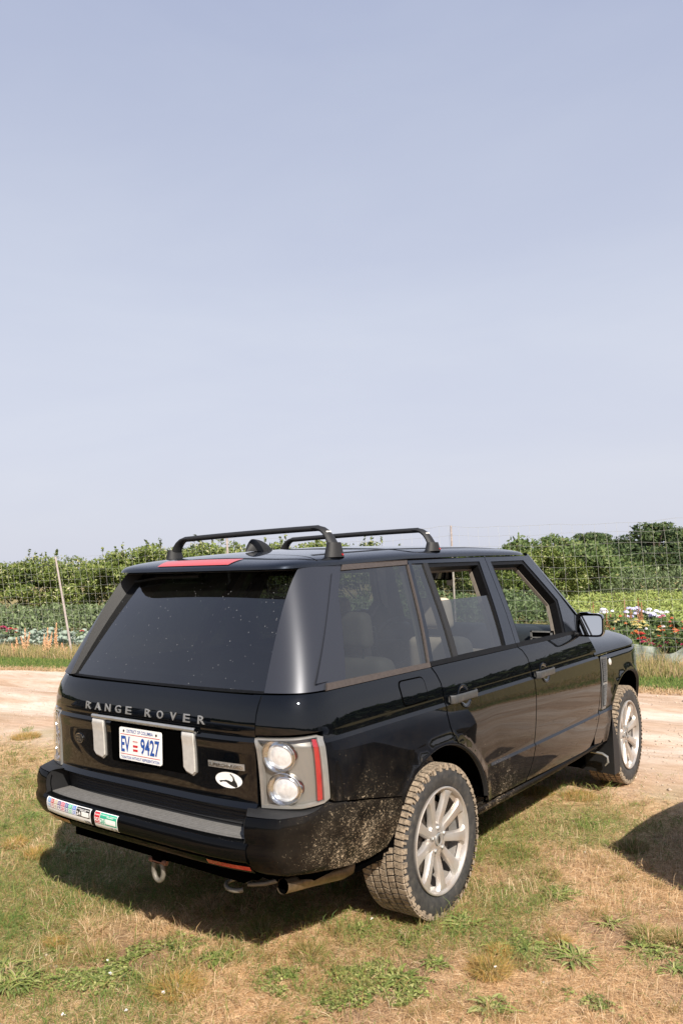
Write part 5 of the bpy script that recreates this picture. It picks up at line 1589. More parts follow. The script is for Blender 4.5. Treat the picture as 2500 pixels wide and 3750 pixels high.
# fuel flap
FP = [(-.305, 1.205), (-.085, 1.202), (-.072, 1.092), (-.292, 1.090)]
def rounded(poly, r, n=5):
    out = []
    for i in range(len(poly)):
        a, b, c = Vector(poly[i - 1]), Vector(poly[i]), Vector(poly[(i + 1) % len(poly)])
        p = b + (a - b).normalized() * r; q = b + (c - b).normalized() * r
        for k in range(n + 1):
            t = k / n; out.append(tuple(p.lerp(b, t).lerp(b.lerp(q, t), t)))
    return out
panel('fuel_flap_joint', rounded(FP, .03), SL, INNER, CAR, both=False, step=(.04, .04), gap=-.0025, thick=.001, lift=.0008)
panel('fuel_flap', rounded(FP, .03), SL, PAINT, CAR, both=False, step=(.04, .04), gap=.001, thick=.002, lift=.0030)

# side vents
vpoly = [(2.272, .664), (2.345, .664), (2.432, 1.030), (2.305, 1.036)]
SV = panel('side_vent', vpoly, SL, VENTG, CAR, step=(.05, .05), gap=0, thick=.004, lift=.005)
panel('vent_recess', [(2.290, .684), (2.335, .684), (2.412, 1.018), (2.318, 1.022)], SL, INNER, SV, step=(.05, .05), gap=0, thick=.001, lift=.0062)
m = MB()
def vlr(z): t = (z - .684) / (1.02 - .684); return lerp(2.290, 2.318, t), lerp(2.335, 2.412, t)
for k in range(24):
    z = .690 + k * .0142
    if abs(z - .845) < .008: continue
    l, r = vlr(z); n = 4
    for i in range(n):
        for sg in (-1, 1):
            a = lerp(l, r, (i + (k % 2) * .5) / n); b = a + (r - l) / n * .5 * sg
            if l <= b <= r and l <= a <= r:
                m.tube([SL(a, z) + Vector((.010, 0, 0)), SL(b, z + .0142) + Vector((.010, 0, 0))], .0019, 5)
both_build('vent_mesh', m, VENTG, SV)
panel('vent_bar', [(2.296, .838), (2.372, .838), (2.376, .854), (2.300, .854)], SL, CHROME, SV, step=(.05, .05), gap=0, thick=.006, lift=.010)
# side repeater
m = MB(); m.grid(lambda a, r: SL(2.50 + .030 * r * cos(a), .985 + .017 * r * sin(a) * 1.5) + Vector((.010 * (1 - r * r) + .001, 0, 0)), ls(0, 2 * pi, 25), [.001, .5, .8, 1], flip=False)
both_build('side_repeater', m, LENSW, CAR)

# ------------------------------------------------------------------ door mirrors
def mirror_shell(u, v):
    # u around, v depth (0 = rear opening, 1 = front nose)
    cx, cz = .995, 1.298
    a = u; k = 5.0; r = (abs(cos(a)) ** k + abs(sin(a)) ** k) ** (-1 / k)
    sc = [1.0, 1.02, 1.0, .93, .78, .5, .05][int(v)]
    d = [0, .012, .045, .085, .115, .135, .142][int(v)]
    x = cx + .098 * r * cos(a) * sc - .012 * d / .14; z = cz + .082 * r * sin(a) * sc - (.010 if cos(a) < 0 else 0) * sin(a) * (-1 if sin(a) > 0 else 0)
    return Vector((x + .010 * sin(a) * 0, 2.000 + d, z))
m = MB(); m.grid(mirror_shell, ls(0, 2 * pi, 41), range(7), flip=True)
m.grid(lambda a, v: mirror_shell(a, 0).lerp(Vector((.995, 2.0, 1.298)), .10 * v) + Vector((0, .012 * v, 0)), ls(0, 2 * pi, 41), [0, 1, 1.6])
MR = both_build('door_mirror', m, simple('mirror_black', (.006, .0065, .008), rough=.18, coat=1.0), CAR, angle=50)
m = MB()
def mg(a, r):
    k = 6.0; q = (abs(cos(a)) ** k + abs(sin(a)) ** k) ** (-1 / k)
    return Vector((1.003 + .075 * q * cos(a) * r, 2.004 + .15 * .075 * q * cos(a) * r + .075 * .067 * q * sin(a) * r, 1.297 + .067 * q * sin(a) * r))
m.grid(mg, ls(0, 2 * pi, 41), [.001, .5, 1.0], flip=False)
mirror_m, nt, b, o = new_mat('mirror_glass'); b.inputs['Metallic'].default_value = 1; b.inputs['Roughness'].default_value = .01; b.inputs['Base Color'].default_value = (.62, .64, .66, 1)
both_build('mirror_glass', m, mirror_m, MR)
m = MB(); m.tube([(.86, 2.02, 1.235), (.92, 2.03, 1.232), (.965, 2.05, 1.245)], [.022, .024, .03], 10, squash=(1.3, .8)); both_build('mirror_arm', m, DARKPL, MR)

# ------------------------------------------------------------------ exhaust, towing shackle, hooks
m = MB(); m.tube([(.782, -1.04, .452), (.768, -.84, .415), (.748, -.60, .365), (.72, -.2, .36)], [.031, .031, .031, .03], 24, caps=False); ex = m.build('exhaust_pipe', EXH, CAR)
m = MB(); m.tube([(.7815, -1.035, .451), (.769, -.85, .417)], [.028, .027], 24, caps=True); 
py_mesh('exhaust_bore', m.V, [f[::-1] for f in m.F[:-2]] + [m.F[-1]], INNER, ex, True)
def ring_loop(c, rx, rz, th, n=22, plane='xz', a0=0, a1=360):
    pts = []
    for a in ls(rad(a0), rad(a1), n):
        pts.append(Vector((c[0] + rx * cos(a), c[1], c[2] + rz * sin(a))) if plane == 'xz' else Vector((c[0] + rx * cos(a), c[1] + rz * sin(a), c[2] + .01 * sin(a))))
    return pts
sh = tube('tow_shackle', ring_loop((.068, -1.10, .395), .034, .046, .01, 22, 'xz', -230, 50), .0115, SHACK, CAR, 10)
m = MB(); m.tube([(.01, -1.10, .436), (.125, -1.10, .436)], .011, 10); m.build('shackle_pin', RUST, sh)
m = MB(); m.box((.035, -1.11, .43), (.10, -.90, .50)); m.build('tow_mount', INNER, CAR, smooth=False)
tube('recovery_loop', ring_loop((.50, -1.02, .395), .060, .040, .01, 22, 'xy', 40, 330), .010, SHACK, CAR, 10)
tube('recovery_bar', [(.545, -1.0, .398), (.62, -.98, .41), (.70, -.90, .43)], [.009, .010, .012], SHACK, CAR, 8)

# ------------------------------------------------------------------ cabin
def rbox(name, lo, hi, mat, parent, bev=.03, segs=3, taper=None):
    bm = bmesh.new(); vs = box(bm, lo, hi); bmesh.ops.recalc_face_normals(bm, faces=bm.faces)
    if taper:
        cx = (lo[0] + hi[0]) / 2
        for v in vs:
            if v.co.z > (lo[2] + hi[2]) / 2: v.co.x = cx + (v.co.x - cx) * taper[0]; v.co.y += taper[1]
    return bm_obj(name, bm, mat, parent, bevel=bev, segs=segs, angle=60)
def seat(x, y, w, hb, mat, headw=.26):
    s = rbox('seat', (x - w / 2, y, .55), (x + w / 2, y + .50, .74), mat, CAR, .05)
    rbox('backrest', (x - w / 2, y - .06, .70), (x + w / 2, y + .10, hb), mat, s, .07, 5, (.80, -.10))
    h = rbox('head_restraint', (x - headw / 2, y - .17, hb + .05), (x + headw / 2, y - .07, hb + .25), mat, s, .05, 5, (.88, -.01))
    m = MB(); m.tube([(x - .06, y - .12, hb - .05), (x - .06, y - .12, hb + .1)], .007, 6); m.tube([(x + .06, y - .12, hb - .05), (x + .06, y - .12, hb + .1)], .007, 6); m.build('headrest_stalk', CHROME, s)
    return s
seat(.40, 1.02, .52, 1.30, BEIGE); seat(-.40, 1.02, .52, 1.30, BEIGE)
seat(.42, .12, .50, 1.27, BEIGE, .24); seat(-.42, .12, .50, 1.27, BEIGE, .24); seat(0, .12, .32, 1.22, BEIGE, .22)
rbox('load_cover', (-.66, -.90, 1.10), (.66, -.05, 1.125), simple('grey_load_cover', (.18, .165, .145), rough=.8), CAR, .005)
rbox('load_floor', (-.66, -.95, .60), (.66, .1, .66), INNER, CAR, .01)
rbox('cabin_floor', (-.82, -.1, .50), (.82, 2.3, .54), INNER, CAR, .01)
# dashboard
m = MB()
dprof = [(1.86, .98), (1.80, 1.05), (1.775, 1.12), (1.79, 1.20), (1.84, 1.255), (1.93, 1.285), (2.10, 1.29), (2.35, 1.24)]
m.grid(lambda x, i: Vector((x, dprof[int(i)][0] + .05 * (abs(x) / .85) ** 2 * 0, dprof[int(i)][1] - .012 * (x / .8) ** 4)), ls(-.84, .84, 24), range(len(dprof)), flip=True)
m.add([(-.84, 1.86, .98), (.84, 1.86, .98), (.84, 2.3, .98), (-.84, 2.3, .98)], [(0, 1, 2, 3)])
D_ = m.build('dashboard', DASH, CAR, angle=60)
m = MB(); m.grid(lambda x, i: Vector((x, 1.770 - .02 * i * 0, lerp(1.02, 1.128, i))), ls(.10, .62, 4), [0, 1], flip=True); m.build('glove_box', BEIGE, D_)
for s in (1, -1):
    x0, x1 = (.66, .82) if s > 0 else (-.82, -.66)
    m = MB()
    for (a, b, c, d) in ((x0, x1, 1.262, 1.272), (x0, x1, 1.105, 1.115), (x0, x0 + .012, 1.105, 1.272), (x1 - .012, x1, 1.105, 1.272), (x0, x1, 1.222, 1.230)): m.box((a, 1.752, c), (b, 1.775, d))
    v = m.build('air_vent', CHROME, D_, smooth=False)
    m = MB(); m.box((x0, 1.762, 1.105), (x1, 1.79, 1.272)); m.build('vent_dark', INNER, v, smooth=False)
    m = MB()
    for k in range(5): m.box((x0 + .014, 1.755, 1.125 + .019 * k), (x1 - .014, 1.765, 1.129 + .019 * k))
    m.build('vent_slat', DASH, v, smooth=False)
text_on('dash_badge', 'RANGE ROVER', lambda a, b, h: Vector((a, 1.766, b)), .44, .62, 1.142, 1.160, CHROME, D_, bold=.03)
m = MB(); m.tube([Vector((-.40 + .185 * cos(a), 1.66 + .06 * sin(a), 1.17 + .175 * sin(a))) for a in ls(0, 2 * pi, 33)], .015, 8, caps=False)
m.tube([(-.40, 1.68, 1.15), (-.40, 1.85, 1.10)], .03, 8); m.tube([(-.58, 1.66, 1.17), (-.22, 1.66, 1.17)], .015, 6)
m.build('steering_wheel', DASH, CAR)
im = rbox('interior_mirror', (.02 - .13, 1.555, 1.640), (.02 + .13, 1.595, 1.710), INNER, CAR, .02, 4)
m = MB(); m.grid(lambda x, z: Vector((x, 1.552, z)), [-.095, .135], [1.650, 1.700], flip=True); m.build('mirror_face', mirror_m, im)
m = MB(); m.tube([(.02, 1.60, 1.70), (.02, 1.68, 1.76)], .015, 8); m.build('mirror_stalk', INNER, im)
m = MB(); m.box((.10, 1.585, 1.60), (.15, 1.588, 1.66)); m.build('hanging_tag', WHITE, im, smooth=False)
# headliner
m = MB(); m.grid(lambda x, y: Vector((x, y, 1.795 + .012 * (1 - (x / .6) ** 2) - .03 * sstep(1.4, 1.8, y))), ls(-.60, .60, 8), ls(-.66, 1.74, 10), flip=True); m.build('headliner', HEADL, CAR)
# inner faces of pillars and doors
def inner_strip(name, poly, mat):
    panel(name, poly, lambda y, z: SG(y, z) + Vector((-.055, 0, 0)), mat, CAR, step=(.2, .1), gap=0, thick=.004)
inner_strip('pillar_lining', [(.900, 1.24), (1.10, 1.24), (1.20, 1.79), (1.040, 1.79)], HEADL)
inner_strip('pillar_lining', [(.02, 1.24), (.07, 1.24), (.27, 1.79), (.20, 1.79)], HEADL)
inner_strip('pillar_lining', [(-.9, 1.26), (-.80, 1.26), (-.40, 1.77), (-.52, 1.77)], HEADL)
inner_strip('pillar_lining', [(1.955, 1.45), (2.10, 1.38), (1.80, 1.79), (1.69, 1.76)], HEADL)
inner_strip('pillar_lining', [(1.82, 1.24), (2.22, 1.23), (2.10, 1.39), (1.95, 1.47)], DASH)
m = MB()
m.grid(lambda y, t: Vector((.865 - .055 * 0 - .10 * t * 0 - barrel(y), y, lerp(1.245, .93, t))), ls(.05, 2.15, 12), [0, 1], flip=True)
m.grid(lambda y, t: Vector((lerp(.885, .80, t) - barrel(y), y, 1.246 - .01 * t)), ls(.05, 2.15, 12), [0, 1])
both_build('door_lining', m, BEIGE, CAR)
m = MB(); m.grid(lambda y, t: Vector((lerp(.888, .81, t) - barrel(y), y, 1.250 - .006 * t)), ls(.05, 2.15, 12), [0, 1]); both_build('door_cap', m, DASH, CAR)
# ================================================================== FENCE
POSTM = simple('weathered_post', (.34, .29, .27), rough=.85, var=.3, scale=25, bmp=.4)
WIRE = simple('galvanised_wire', (.42, .42, .38), rough=.5, metal=.3, var=.15)
FENCE = empty('wire_fence', (0, FY(0), 0)); tag(FENCE, 'tall woven deer fence of square wire mesh on thin posts beyond the sandy track', 'fence')
def ftop(x): return float(np.interp(x, [-26, -14, -12, -8, -3.7, 0, 8], [1.75, 1.98, 2.06, 2.29, 2.33, 2.30, 2.28]))
def fpt(x, z):
    """the mesh leans a little to the left with height and sags between posts"""
    lean = .17 * np.interp(x, [-14, -6], [1, 0.25])
    return Vector((x - lean * z * .98, FY(x - lean * z) - lean * 0, z))
loc0 = Vector((0, FY(0), 0))
for (xf, lean, h) in ((-11.86, .21, 2.08), (-8.00, .03, 2.30), (-3.70, .01, 2.34), (-16.2, .18, 1.95), (.9, .0, 2.32)):
    pts = [Vector((xf, FY(xf) - .03, -.05)) - loc0, Vector((xf - lean * .5 * h, FY(xf - lean * h * .5) - .03, h * .5)) - loc0, Vector((xf - lean * h, FY(xf - lean * h) - .03, h)) - loc0]
    r = .025 if xf != -3.70 else .019
    tube('post', pts, [r, r * .95, r * .85], POSTM, FENCE, 10)
rows = np.array([0, .09, .18, .28, .39, .51, .64, .78, .93, 1.09, 1.26, 1.44, 1.62, 1.80, 1.98, 2.16, 2.33]) / 2.33
m = MB(); rngf = random.Random(5)
xs_ = list(np.arange(-22, 3.2, .165))
def wz(x, k): return rows[k] * ftop(x) + .010 * sin(x * 3.1 + k * 1.7) + .008 * sin(x * 7.3 + k) - (.05 * abs(sin((x + 3.7) / 4.2 * pi)) if k == len(rows) - 1 else .02 * abs(sin((x + 3.7) / 4.2 * pi)))
for k in range(len(rows)):
    pts = [fpt(x, wz(x, k)) + Vector((0, rngf.uniform(-.01, .01), rngf.uniform(-.006, .006))) - loc0 for x in xs_]
    m.tube(pts, .0015 if k < len(rows) - 1 else .0017, 4, caps=False)
for i, x in enumerate(xs_):
    pts = [fpt(x + rngf.uniform(-.008, .008), wz(x, k)) - loc0 for k in range(len(rows))]
    m.tube(pts, .0014, 4, caps=False)
    # knots
o = m.build('wire_mesh', WIRE, FENCE, smooth=False); o['kind'] = 'stuff'

# ================================================================== FOLIAGE
def leaf_mat(name, stops, trans=.3, rough=.55):
    m, nt, b, o = new_mat(name)
    r = N(nt, 'ShaderNodeNewGeometry').outputs['Random Per Island']
    c = ramp(nt, r, stops)
    nt.links.new(c, b.inputs['Base Color']); b.inputs['Roughness'].default_value = rough; b.inputs['Specular IOR Level'].default_value = .3
    t = N(nt, 'ShaderNodeBsdfTranslucent'); nt.links.new(c, t.inputs['Color'])
    mx = N(nt, 'ShaderNodeMixShader'); mx.inputs[0].default_value = trans
    nt.links.new(b.outputs[0], mx.inputs[1]); nt.links.new(t.outputs[0], mx.inputs[2]); nt.links.new(mx.outputs[0], o.inputs[0])
    return m
HEDGE_L = leaf_mat('hedge_leaves', [(0, (.055, .09, .020)), (.35, (.12, .16, .032)), (.7, (.19, .245, .055)), (.93, (.29, .31, .10)), (1, (.56, .52, .32))])
LIGHT_L = leaf_mat('light_bush_leaves', [(0, (.05, .085, .022)), (.5, (.10, .15, .045)), (.9, (.17, .22, .075)), (1, (.26, .24, .10))])
PINE_L = leaf_mat('pine_needles', [(0, (.022, .040, .016)), (.5, (.045, .075, .024)), (.9, (.085, .12, .036)), (1, (.13, .14, .05))], .15)
CROP_L = leaf_mat('crop_leaves', [(0, (.085, .12, .050)), (.5, (.15, .195, .085)), (.9, (.24, .31, .14)), (1, (.36, .40, .24))])
FIELD_L = leaf_mat('field_leaves', [(0, (.20, .27, .07)), (.5, (.30, .37, .10)), (1, (.42, .46, .15))])
CABB_L = leaf_mat('cabbage_leaves', [(0, (.15, .21, .15)), (.5, (.27, .33, .26)), (1, (.42, .46, .38))], .1, .6)
BARK = simple('rough_bark', (.10, .075, .055), rough=.95, var=.35, scale=14, bmp=.6)

LEAFN = {}
def leaf_quads(C, R, n, size, squash=1.0, shell=.55, rng=RNG, droop=0.0):
    """n leaf quads through ellipsoid clumps C (k,3), radii R (k,)"""
    k = rng.integers(0, len(C), n)
    d = rng.normal(0, 1, (n, 3)); d /= np.linalg.norm(d, axis=1)[:, None]
    rr = (shell + (1 - shell) * rng.random(n)) 
    P = C[k] + d * (R[k] * rr)[:, None] * np.array([1, 1, squash])
    a = d * .5 + rng.normal(0, 1, (n, 3)); a /= np.linalg.norm(a, axis=1)[:, None]
    b = np.cross(a, rng.normal(0, 1, (n, 3))); b /= np.linalg.norm(b, axis=1)[:, None]
    s = size * rng.uniform(.6, 1.3, n)[:, None]
    sg = np.sign(np.cross(a, b) @ np.array(SUN_DIR))[:, None]; sg[sg == 0] = 1; b = b * -sg
    co = np.stack([P - a * s, P + b * s * .45, P + a * s, P - b * s * .45], 1).reshape(-1, 3)
    q = np.arange(n * 4).reshape(n, 4)
    g = np.cross(co[q[:, 1]] - co[q[:, 0]], co[q[:, 2]] - co[q[:, 0]]); bad = g @ np.array(SUN_DIR) < 0; q[bad] = q[bad][:, ::-1]; g[bad] *= -1
    g /= np.maximum(np.linalg.norm(g, axis=1), 1e-9)[:, None]
    vn = g * .5 + d * .75 + np.array([0, 0, .35]); vn /= np.linalg.norm(vn, axis=1)[:, None]
    LEAFN['vn'] = np.repeat(vn, 4, axis=0)
    return co, q
def clumpy(w, d, h, n, z0=.25, top=1.0, rng=RNG):
    C = []; R = []
    for i in range(n):
        a = rng.uniform(0, 2 * pi); q = math.sqrt(rng.random())
        z = rng.uniform(z0, 1) ** .8
        taper = math.sqrt(max(.1, 1 - (max(0, z - .45) / .62) ** 2))
        C.append((q * cos(a) * w / 2 * taper, q * sin(a) * d / 2 * taper, z * h * .88)); R.append(rng.uniform(.13, .24) * h * .8)
    return np.array(C), np.array(R)
def make_bush(name, w, d, h, ncl, nleaf, size, mat, rng, twigs=3, z0=.12):
    root = empty(name)
    C, R = clumpy(w, d, h, ncl, z0, rng=rng)
    co, q = leaf_quads(C, R, nleaf, size, .85, .45, rng)
    co[:, 2] = np.maximum(co[:, 2], .02)
    np_mesh('foliage', co, q, None, mat, root)
    m = MB(); rr = random.Random(int(rng.integers(1e6)))
    for k in range(5):
        c = C[rng.integers(len(C))]; m.tube([(rr.uniform(-.1, .1), rr.uniform(-.1, .1), -.1), (c[0] * .5, c[1] * .5, c[2] * .5), tuple(c)], [.05 * h / 3, .035 * h / 3, .012], 6)
    m.build('stem', BARK, root)
    if twigs:
        m = MB(); P = []
        tco = []
        for k in range(twigs):
            i = int(np.argmax(C[:, 2] + rng.normal(0, .12, len(C)))); c = C[i]; x, y = c[0] + rr.uniform(-.4, .4), c[1]; z = c[2] + R[i] * .7; L = rr.uniform(.15, .5) * h / 2.6
            top = (x + rr.uniform(-.12, .12), y, z + L); m.tube([(x, y, z - .2), top], [.008, .003], 4)
            for j in range(9):
                t = rr.random(); P.append((x + (top[0] - x) * t, y, z + L * t))
        m.build('twig', BARK, root)['kind'] = 'stuff'
        if P:
            co2, q2 = leaf_quads(np.array(P), np.full(len(P), .05), len(P) * 2, size, 1, .4, rng); np_mesh('twig_leaves', co2, q2, None, mat, root)
    return root
protos = []
for i in range(4):
    rng = np.random.default_rng(100 + i); protos.append((make_bush('hedge_shrub', 3.5, 2.6, 2.5, 44, 11000, .062, HEDGE_L, rng), 2.5))
HW = ['leftmost shrub of the hedge behind the cabbages', 'second shrub of the hedge from the left, behind the leaning fence post', 'third shrub of the hedge from the left, right of the leaning fence post',
      'fourth shrub of the hedge, a little taller, just left of the car roof', 'fifth shrub of the hedge, seen over the left end of the rear roof bar', 'sixth shrub of the hedge, seen under the rear roof bar',
      'seventh shrub of the hedge, behind the second fence post', 'eighth shrub of the hedge, seen between the two roof bars', 'ninth shrub of the hedge, hidden low behind the car roof', 'tenth shrub of the hedge, hidden behind the car roof',
      'eleventh shrub of the hedge, seen through the rear door window', 'twelfth shrub of the hedge, seen through the front door window', 'thirteenth shrub of the hedge, seen past the windscreen pillar', 'last shrub at the right end of the hedge, beside the bright crop field']
hspec = [(-60, 2046), (90, 2040), (250, 2030), (420, 2010), (560, 1992), (700, 1990), (850, 1978), (1010, 1975), (1170, 1978), (1330, 1985), (1500, 2010), (1680, 2030), (1850, 2010), (1985, 1998)]
for k, ((u, v), lb) in enumerate(zip(hspec, HW)):
    pr, h0 = protos[k % 4]
    o = pr if k < 4 else copy_tree(pr)
    dep = 29.5 + (k % 3) * .7; x, y = at(u, dep); h = height_for(u, v, dep)
    o.location = (x, y, 0); s = h / h0; o.scale = (max(s, .85) * 1.02, 1.0, s * 1.0); o.rotation_euler = (0, 0, 37 * pi / 180 + [0, .3, -.3, -.5][k % 4])
    tag(o, lb, 'shrub', 'shrubs of the long hedge')
# light trees at the right end of the hedge
def big_tree(name, w, h, ncl, nleaf, size, mat, seed, z0, squash=.6, trunk=.14, flat=False):
    rng = np.random.default_rng(seed); root = empty(name); rr = random.Random(seed)
    C, R = [], []
    for i in range(ncl):
        a = rng.uniform(0, 2 * pi); z = rng.uniform(z0, .93); q = math.sqrt(rng.random())
        prof_ = math.sin(pi * min(1, (z - z0) / (1 - z0) * .75 + .28)) ** .6
        C.append((q * cos(a) * w / 2 * prof_, q * sin(a) * w / 2 * prof_ * .8, z * h)); R.append(rng.uniform(.09, .17) * w * (.8 if flat else 1))
    C = np.array(C); R = np.array(R)
    co, q = leaf_quads(C, R, nleaf, size, squash, .45, rng)
    np_mesh('crown', co, q, None, mat, root)
    m = MB(); m.tube([(0, 0, -.2), (.05 * w * rr.uniform(-1, 1), 0, h * .3), (.08 * w * rr.uniform(-1, 1), 0, h * .62)], [trunk, trunk * .75, trunk * .4], 9); m.build('trunk', BARK, root)
    m = MB()
    for k in range(9):
        c = C[rng.integers(len(C))]; z = h * rr.uniform(.2, .5); m.tube([(0, 0, z), (c[0] * .5, c[1] * .5, (z + c[2]) / 2 + .05 * h), tuple(c)], [trunk * .5, trunk * .3, .02], 6)
    m.build('limb', BARK, root)
    return root
LT = [(2010, 1972, 34, 'leafy light green tree right of the car, its top ragged against the sky', 4.2), (2110, 1980, 33, 'light green bushy tree between the leftmost pine and the ragged tree', 3.6), (1905, 1990, 32.5, 'low green tree just right of the car roof', 4.0), (2205, 2050, 40, 'pale olive shrub below the leftmost pine', 4.6)]
for k, (u, v, dep, lb, w) in enumerate(LT):
    h = height_for(u, v, dep); o = big_tree('leafy_tree', w, h / .98, 34, 8500, .085, LIGHT_L if k != 0 else LIGHT_L, 300 + k, .06, .8)
    x, y = at(u, dep); o.location = (x, y, 0); o.rotation_euler = (0, 0, k * .3 - .4); tag(o, lb, 'tree', 'leafy trees at the end of the hedge')
PT = [(2170, 1946, 62, 5.6, 'leftmost pine, flat crown with sky showing under its left side'), (2300, 1975, 66, 5.0, 'low pine filling the gap between the two rounded pines'), (2400, 1914, 60, 7.4, 'tallest pine, a wide dark rounded crown near the right edge'), (2470, 1922, 63, 6.0, 'pine leaning to the right behind the tallest one'), (2560, 1950, 60, 6.5, 'pine cut by the right edge of the photo'), (2700, 1940, 60, 7, 'pine standing outside the right edge')]
for k, (u, v, dep, w, lb) in enumerate(PT):
    h = height_for(u, v, dep); o = big_tree('pine_tree', w, h, 52, 13000, .11, PINE_L, 400 + k, .16, .42, .16, True)
    x, y = at(u, dep); o.location = (x, y, 0); o.rotation_euler = (0, 0, k * .25 - .5); tag(o, lb, 'pine tree', 'pines beyond the field')
# dark undergrowth under the pines, a far wood behind everything
def strip_stuff(name, label, cat, u0, u1, dep0, dep1, n, h0, h1, size, mat, squash=1, clump=None, pw=1.0):
    rng = np.random.default_rng(int(abs(u0) + dep0 * 10)); uu = rng.uniform(u0, u1, n); dd = rng.uniform(dep0, dep1, n)
    P = np.array([CAM + d_ * (CM @ np.array([(u_ - 1250) / FOC, -(2055 - 1875) / FOC, -1.0])) for u_, d_ in zip(uu, dd)])
    z = rng.uniform(0, 1, n) ** pw
    cl = clump(P[:, 0], P[:, 1]) if clump is not None else 1
    P[:, 2] = (h0 + (h1 - h0) * z) * cl
    co, q = leaf_quads(P, np.full(n, size), n, size, squash, .2, rng)
    o = np_mesh(name, co, q, None, mat); tag(o, label, cat, kind='stuff'); return o
strip_stuff('undergrowth', 'dark tangled undergrowth below the pines', 'undergrowth', 2060, 4200, 52, 60, 34000, 0, 2.1, .12, PINE_L, clump=lambda x, y: .6 + .8 * fbm(x * .6, y * .6, 3))
# tall leafy row behind the field
strip_stuff('bean_row', 'tall leafy green crop row in front of the pines', 'crop', 2070, 3600, 34, 38, 24000, 0, .95, .07, CROP_L, clump=lambda x, y: .55 + .8 * vnoise(x * 2.2, y * 2.2))
strip_stuff('crop_field', 'bright yellow-green low crop filling the field right of the car', 'crop', 2000, 3800, 17.5, 33, 52000, 0, .30, .05, FIELD_L, clump=lambda x, y: .6 + .6 * vnoise(x * 1.5, y * 1.5))
# left: low green crop between cabbages and hedge (whole width behind the car)
strip_stuff('potato_crop', 'grey-green leafy crop between the cabbages and the hedge', 'crop', -250, 2060, 21.5, 28, 42000, 0, .72, .06, CROP_L, clump=lambda x, y: .62 + .55 * vnoise(x * 1.1, y * 1.1))
# far wood all around, so the paintwork and windows have a real horizon to mirror
def far_wood():
    rng = np.random.default_rng(9); n = 26000
    a = rng.uniform(0, 2 * pi, n); r = rng.uniform(95, 118, n)
    # keep it low or absent inside the open sky of the picture
    hx = 3.6 + 4.5 * fbm(a * 9, a * 0 + 3, 4)
    z = rng.random(n) ** .8 * hx
    x = 2 + r * np.sin(a); y = r * np.cos(a)
    view = (a > rad(280)) | (a < rad(5))
    z = np.where(view, z * .12, z); z = np.minimum(z, np.where(view, .8, 99))
    P = np.stack([x, y, z], 1); co, q = leaf_quads(P, np.full(n, 1.2), n, 1.5, .8, .2, rng)
    o = np_mesh('far_wood', co, q, None, PINE_L); tag(o, 'low far-off wood ringing the fields', 'wood', kind='stuff')
far_wood()

# ------------------------------------------------------------------ cabbages
def make_cabbage(seed):
    rng = np.random.default_rng(seed); co, fc = [], []
    for k in range(13):
        a = k * 2.4 + rng.uniform(-.2, .2); ring_ = k / 13; L = lerp(.13, .27, 1 - ring_); e = lerp(1.3, .35, 1 - ring_); w = L * .95
        b = len(co); nu, nv = 5, 5
        for i in range(nu):
            t = i / (nu - 1)
            for j in range(nv):
                s = (j / (nv - 1) - .5) * 2; ww = w * .5 * math.sin(pi * (.18 + .74 * t)) ** .7
                r_ = .02 + L * t * cos(e * (1 - .35 * t)); zz = .05 + L * t * sin(e) * (1 - .35 * t) + .03 * s * s * (1 if ring_ > .5 else .3) + .012 * sin(9 * t + 5 * s)
                co.append((r_ * cos(a) - s * ww * sin(a), r_ * sin(a) + s * ww * cos(a), zz))
        for i in range(nu - 1):
            for j in range(nv - 1): fc.append((b + i * nv + j, b + (i + 1) * nv + j, b + (i + 1) * nv + j + 1, b + i * nv + j + 1))
    root = empty('cabbage')
    o = np_mesh('leaves', np.array(co), np.array(fc), None, CABB_L, root)
    bm = bmesh.new(); bmesh.ops.create_uvsphere(bm, u_segments=12, v_segments=8, radius=.05)
    for v in bm.verts: v.co.z = v.co.z * .9 + .16; v.co.x *= 1 + .06 * sin(9 * v.co.z)
    bm_obj('head', bm, CABB_L, root)
    return root
cabs = [make_cabbage(i) for i in range(3)]
kk = 0; nrow = {}
ORD = ['first', 'second', 'third', 'fourth', 'fifth', 'sixth', 'seventh', 'eighth', 'ninth', 'tenth', 'eleventh', 'twelfth', 'thirteenth', 'fourteenth', 'fifteenth', 'sixteenth']
ROWN = ['nearest', 'second', 'third', 'farthest']
rc = random.Random(8)
for row in range(4):
    for i in range(38):
        x = -21.5 + i * .52 + rc.uniform(-.08, .08) + .26 * (row % 2); y = FY(x) + .9 + row * .72 + rc.uniform(-.08, .08)
        q = (np.array([x, y, .2]) - CAM) @ CM; dep = -q[2]; u = 1250 + FOC * q[0] / dep
        if u < -60 or u > 420: continue
        o = cabs[kk] if kk < 3 else copy_tree(cabs[kk % 3])
        kk += 1
        s = rc.uniform(1.0, 1.45) * 1.1; o.location = (x, y, -.02); o.scale = (s, s, s * 1.05); o.rotation_euler = (0, 0, rc.uniform(0, 6.28))
        nrow[row] = nrow.get(row, 0) + 1
        tag(o, 'blue-grey cabbage, %s from the left in the %s row behind the fence' % (ORD[nrow[row] - 1], ROWN[row]), 'cabbage', 'cabbages behind the fence')

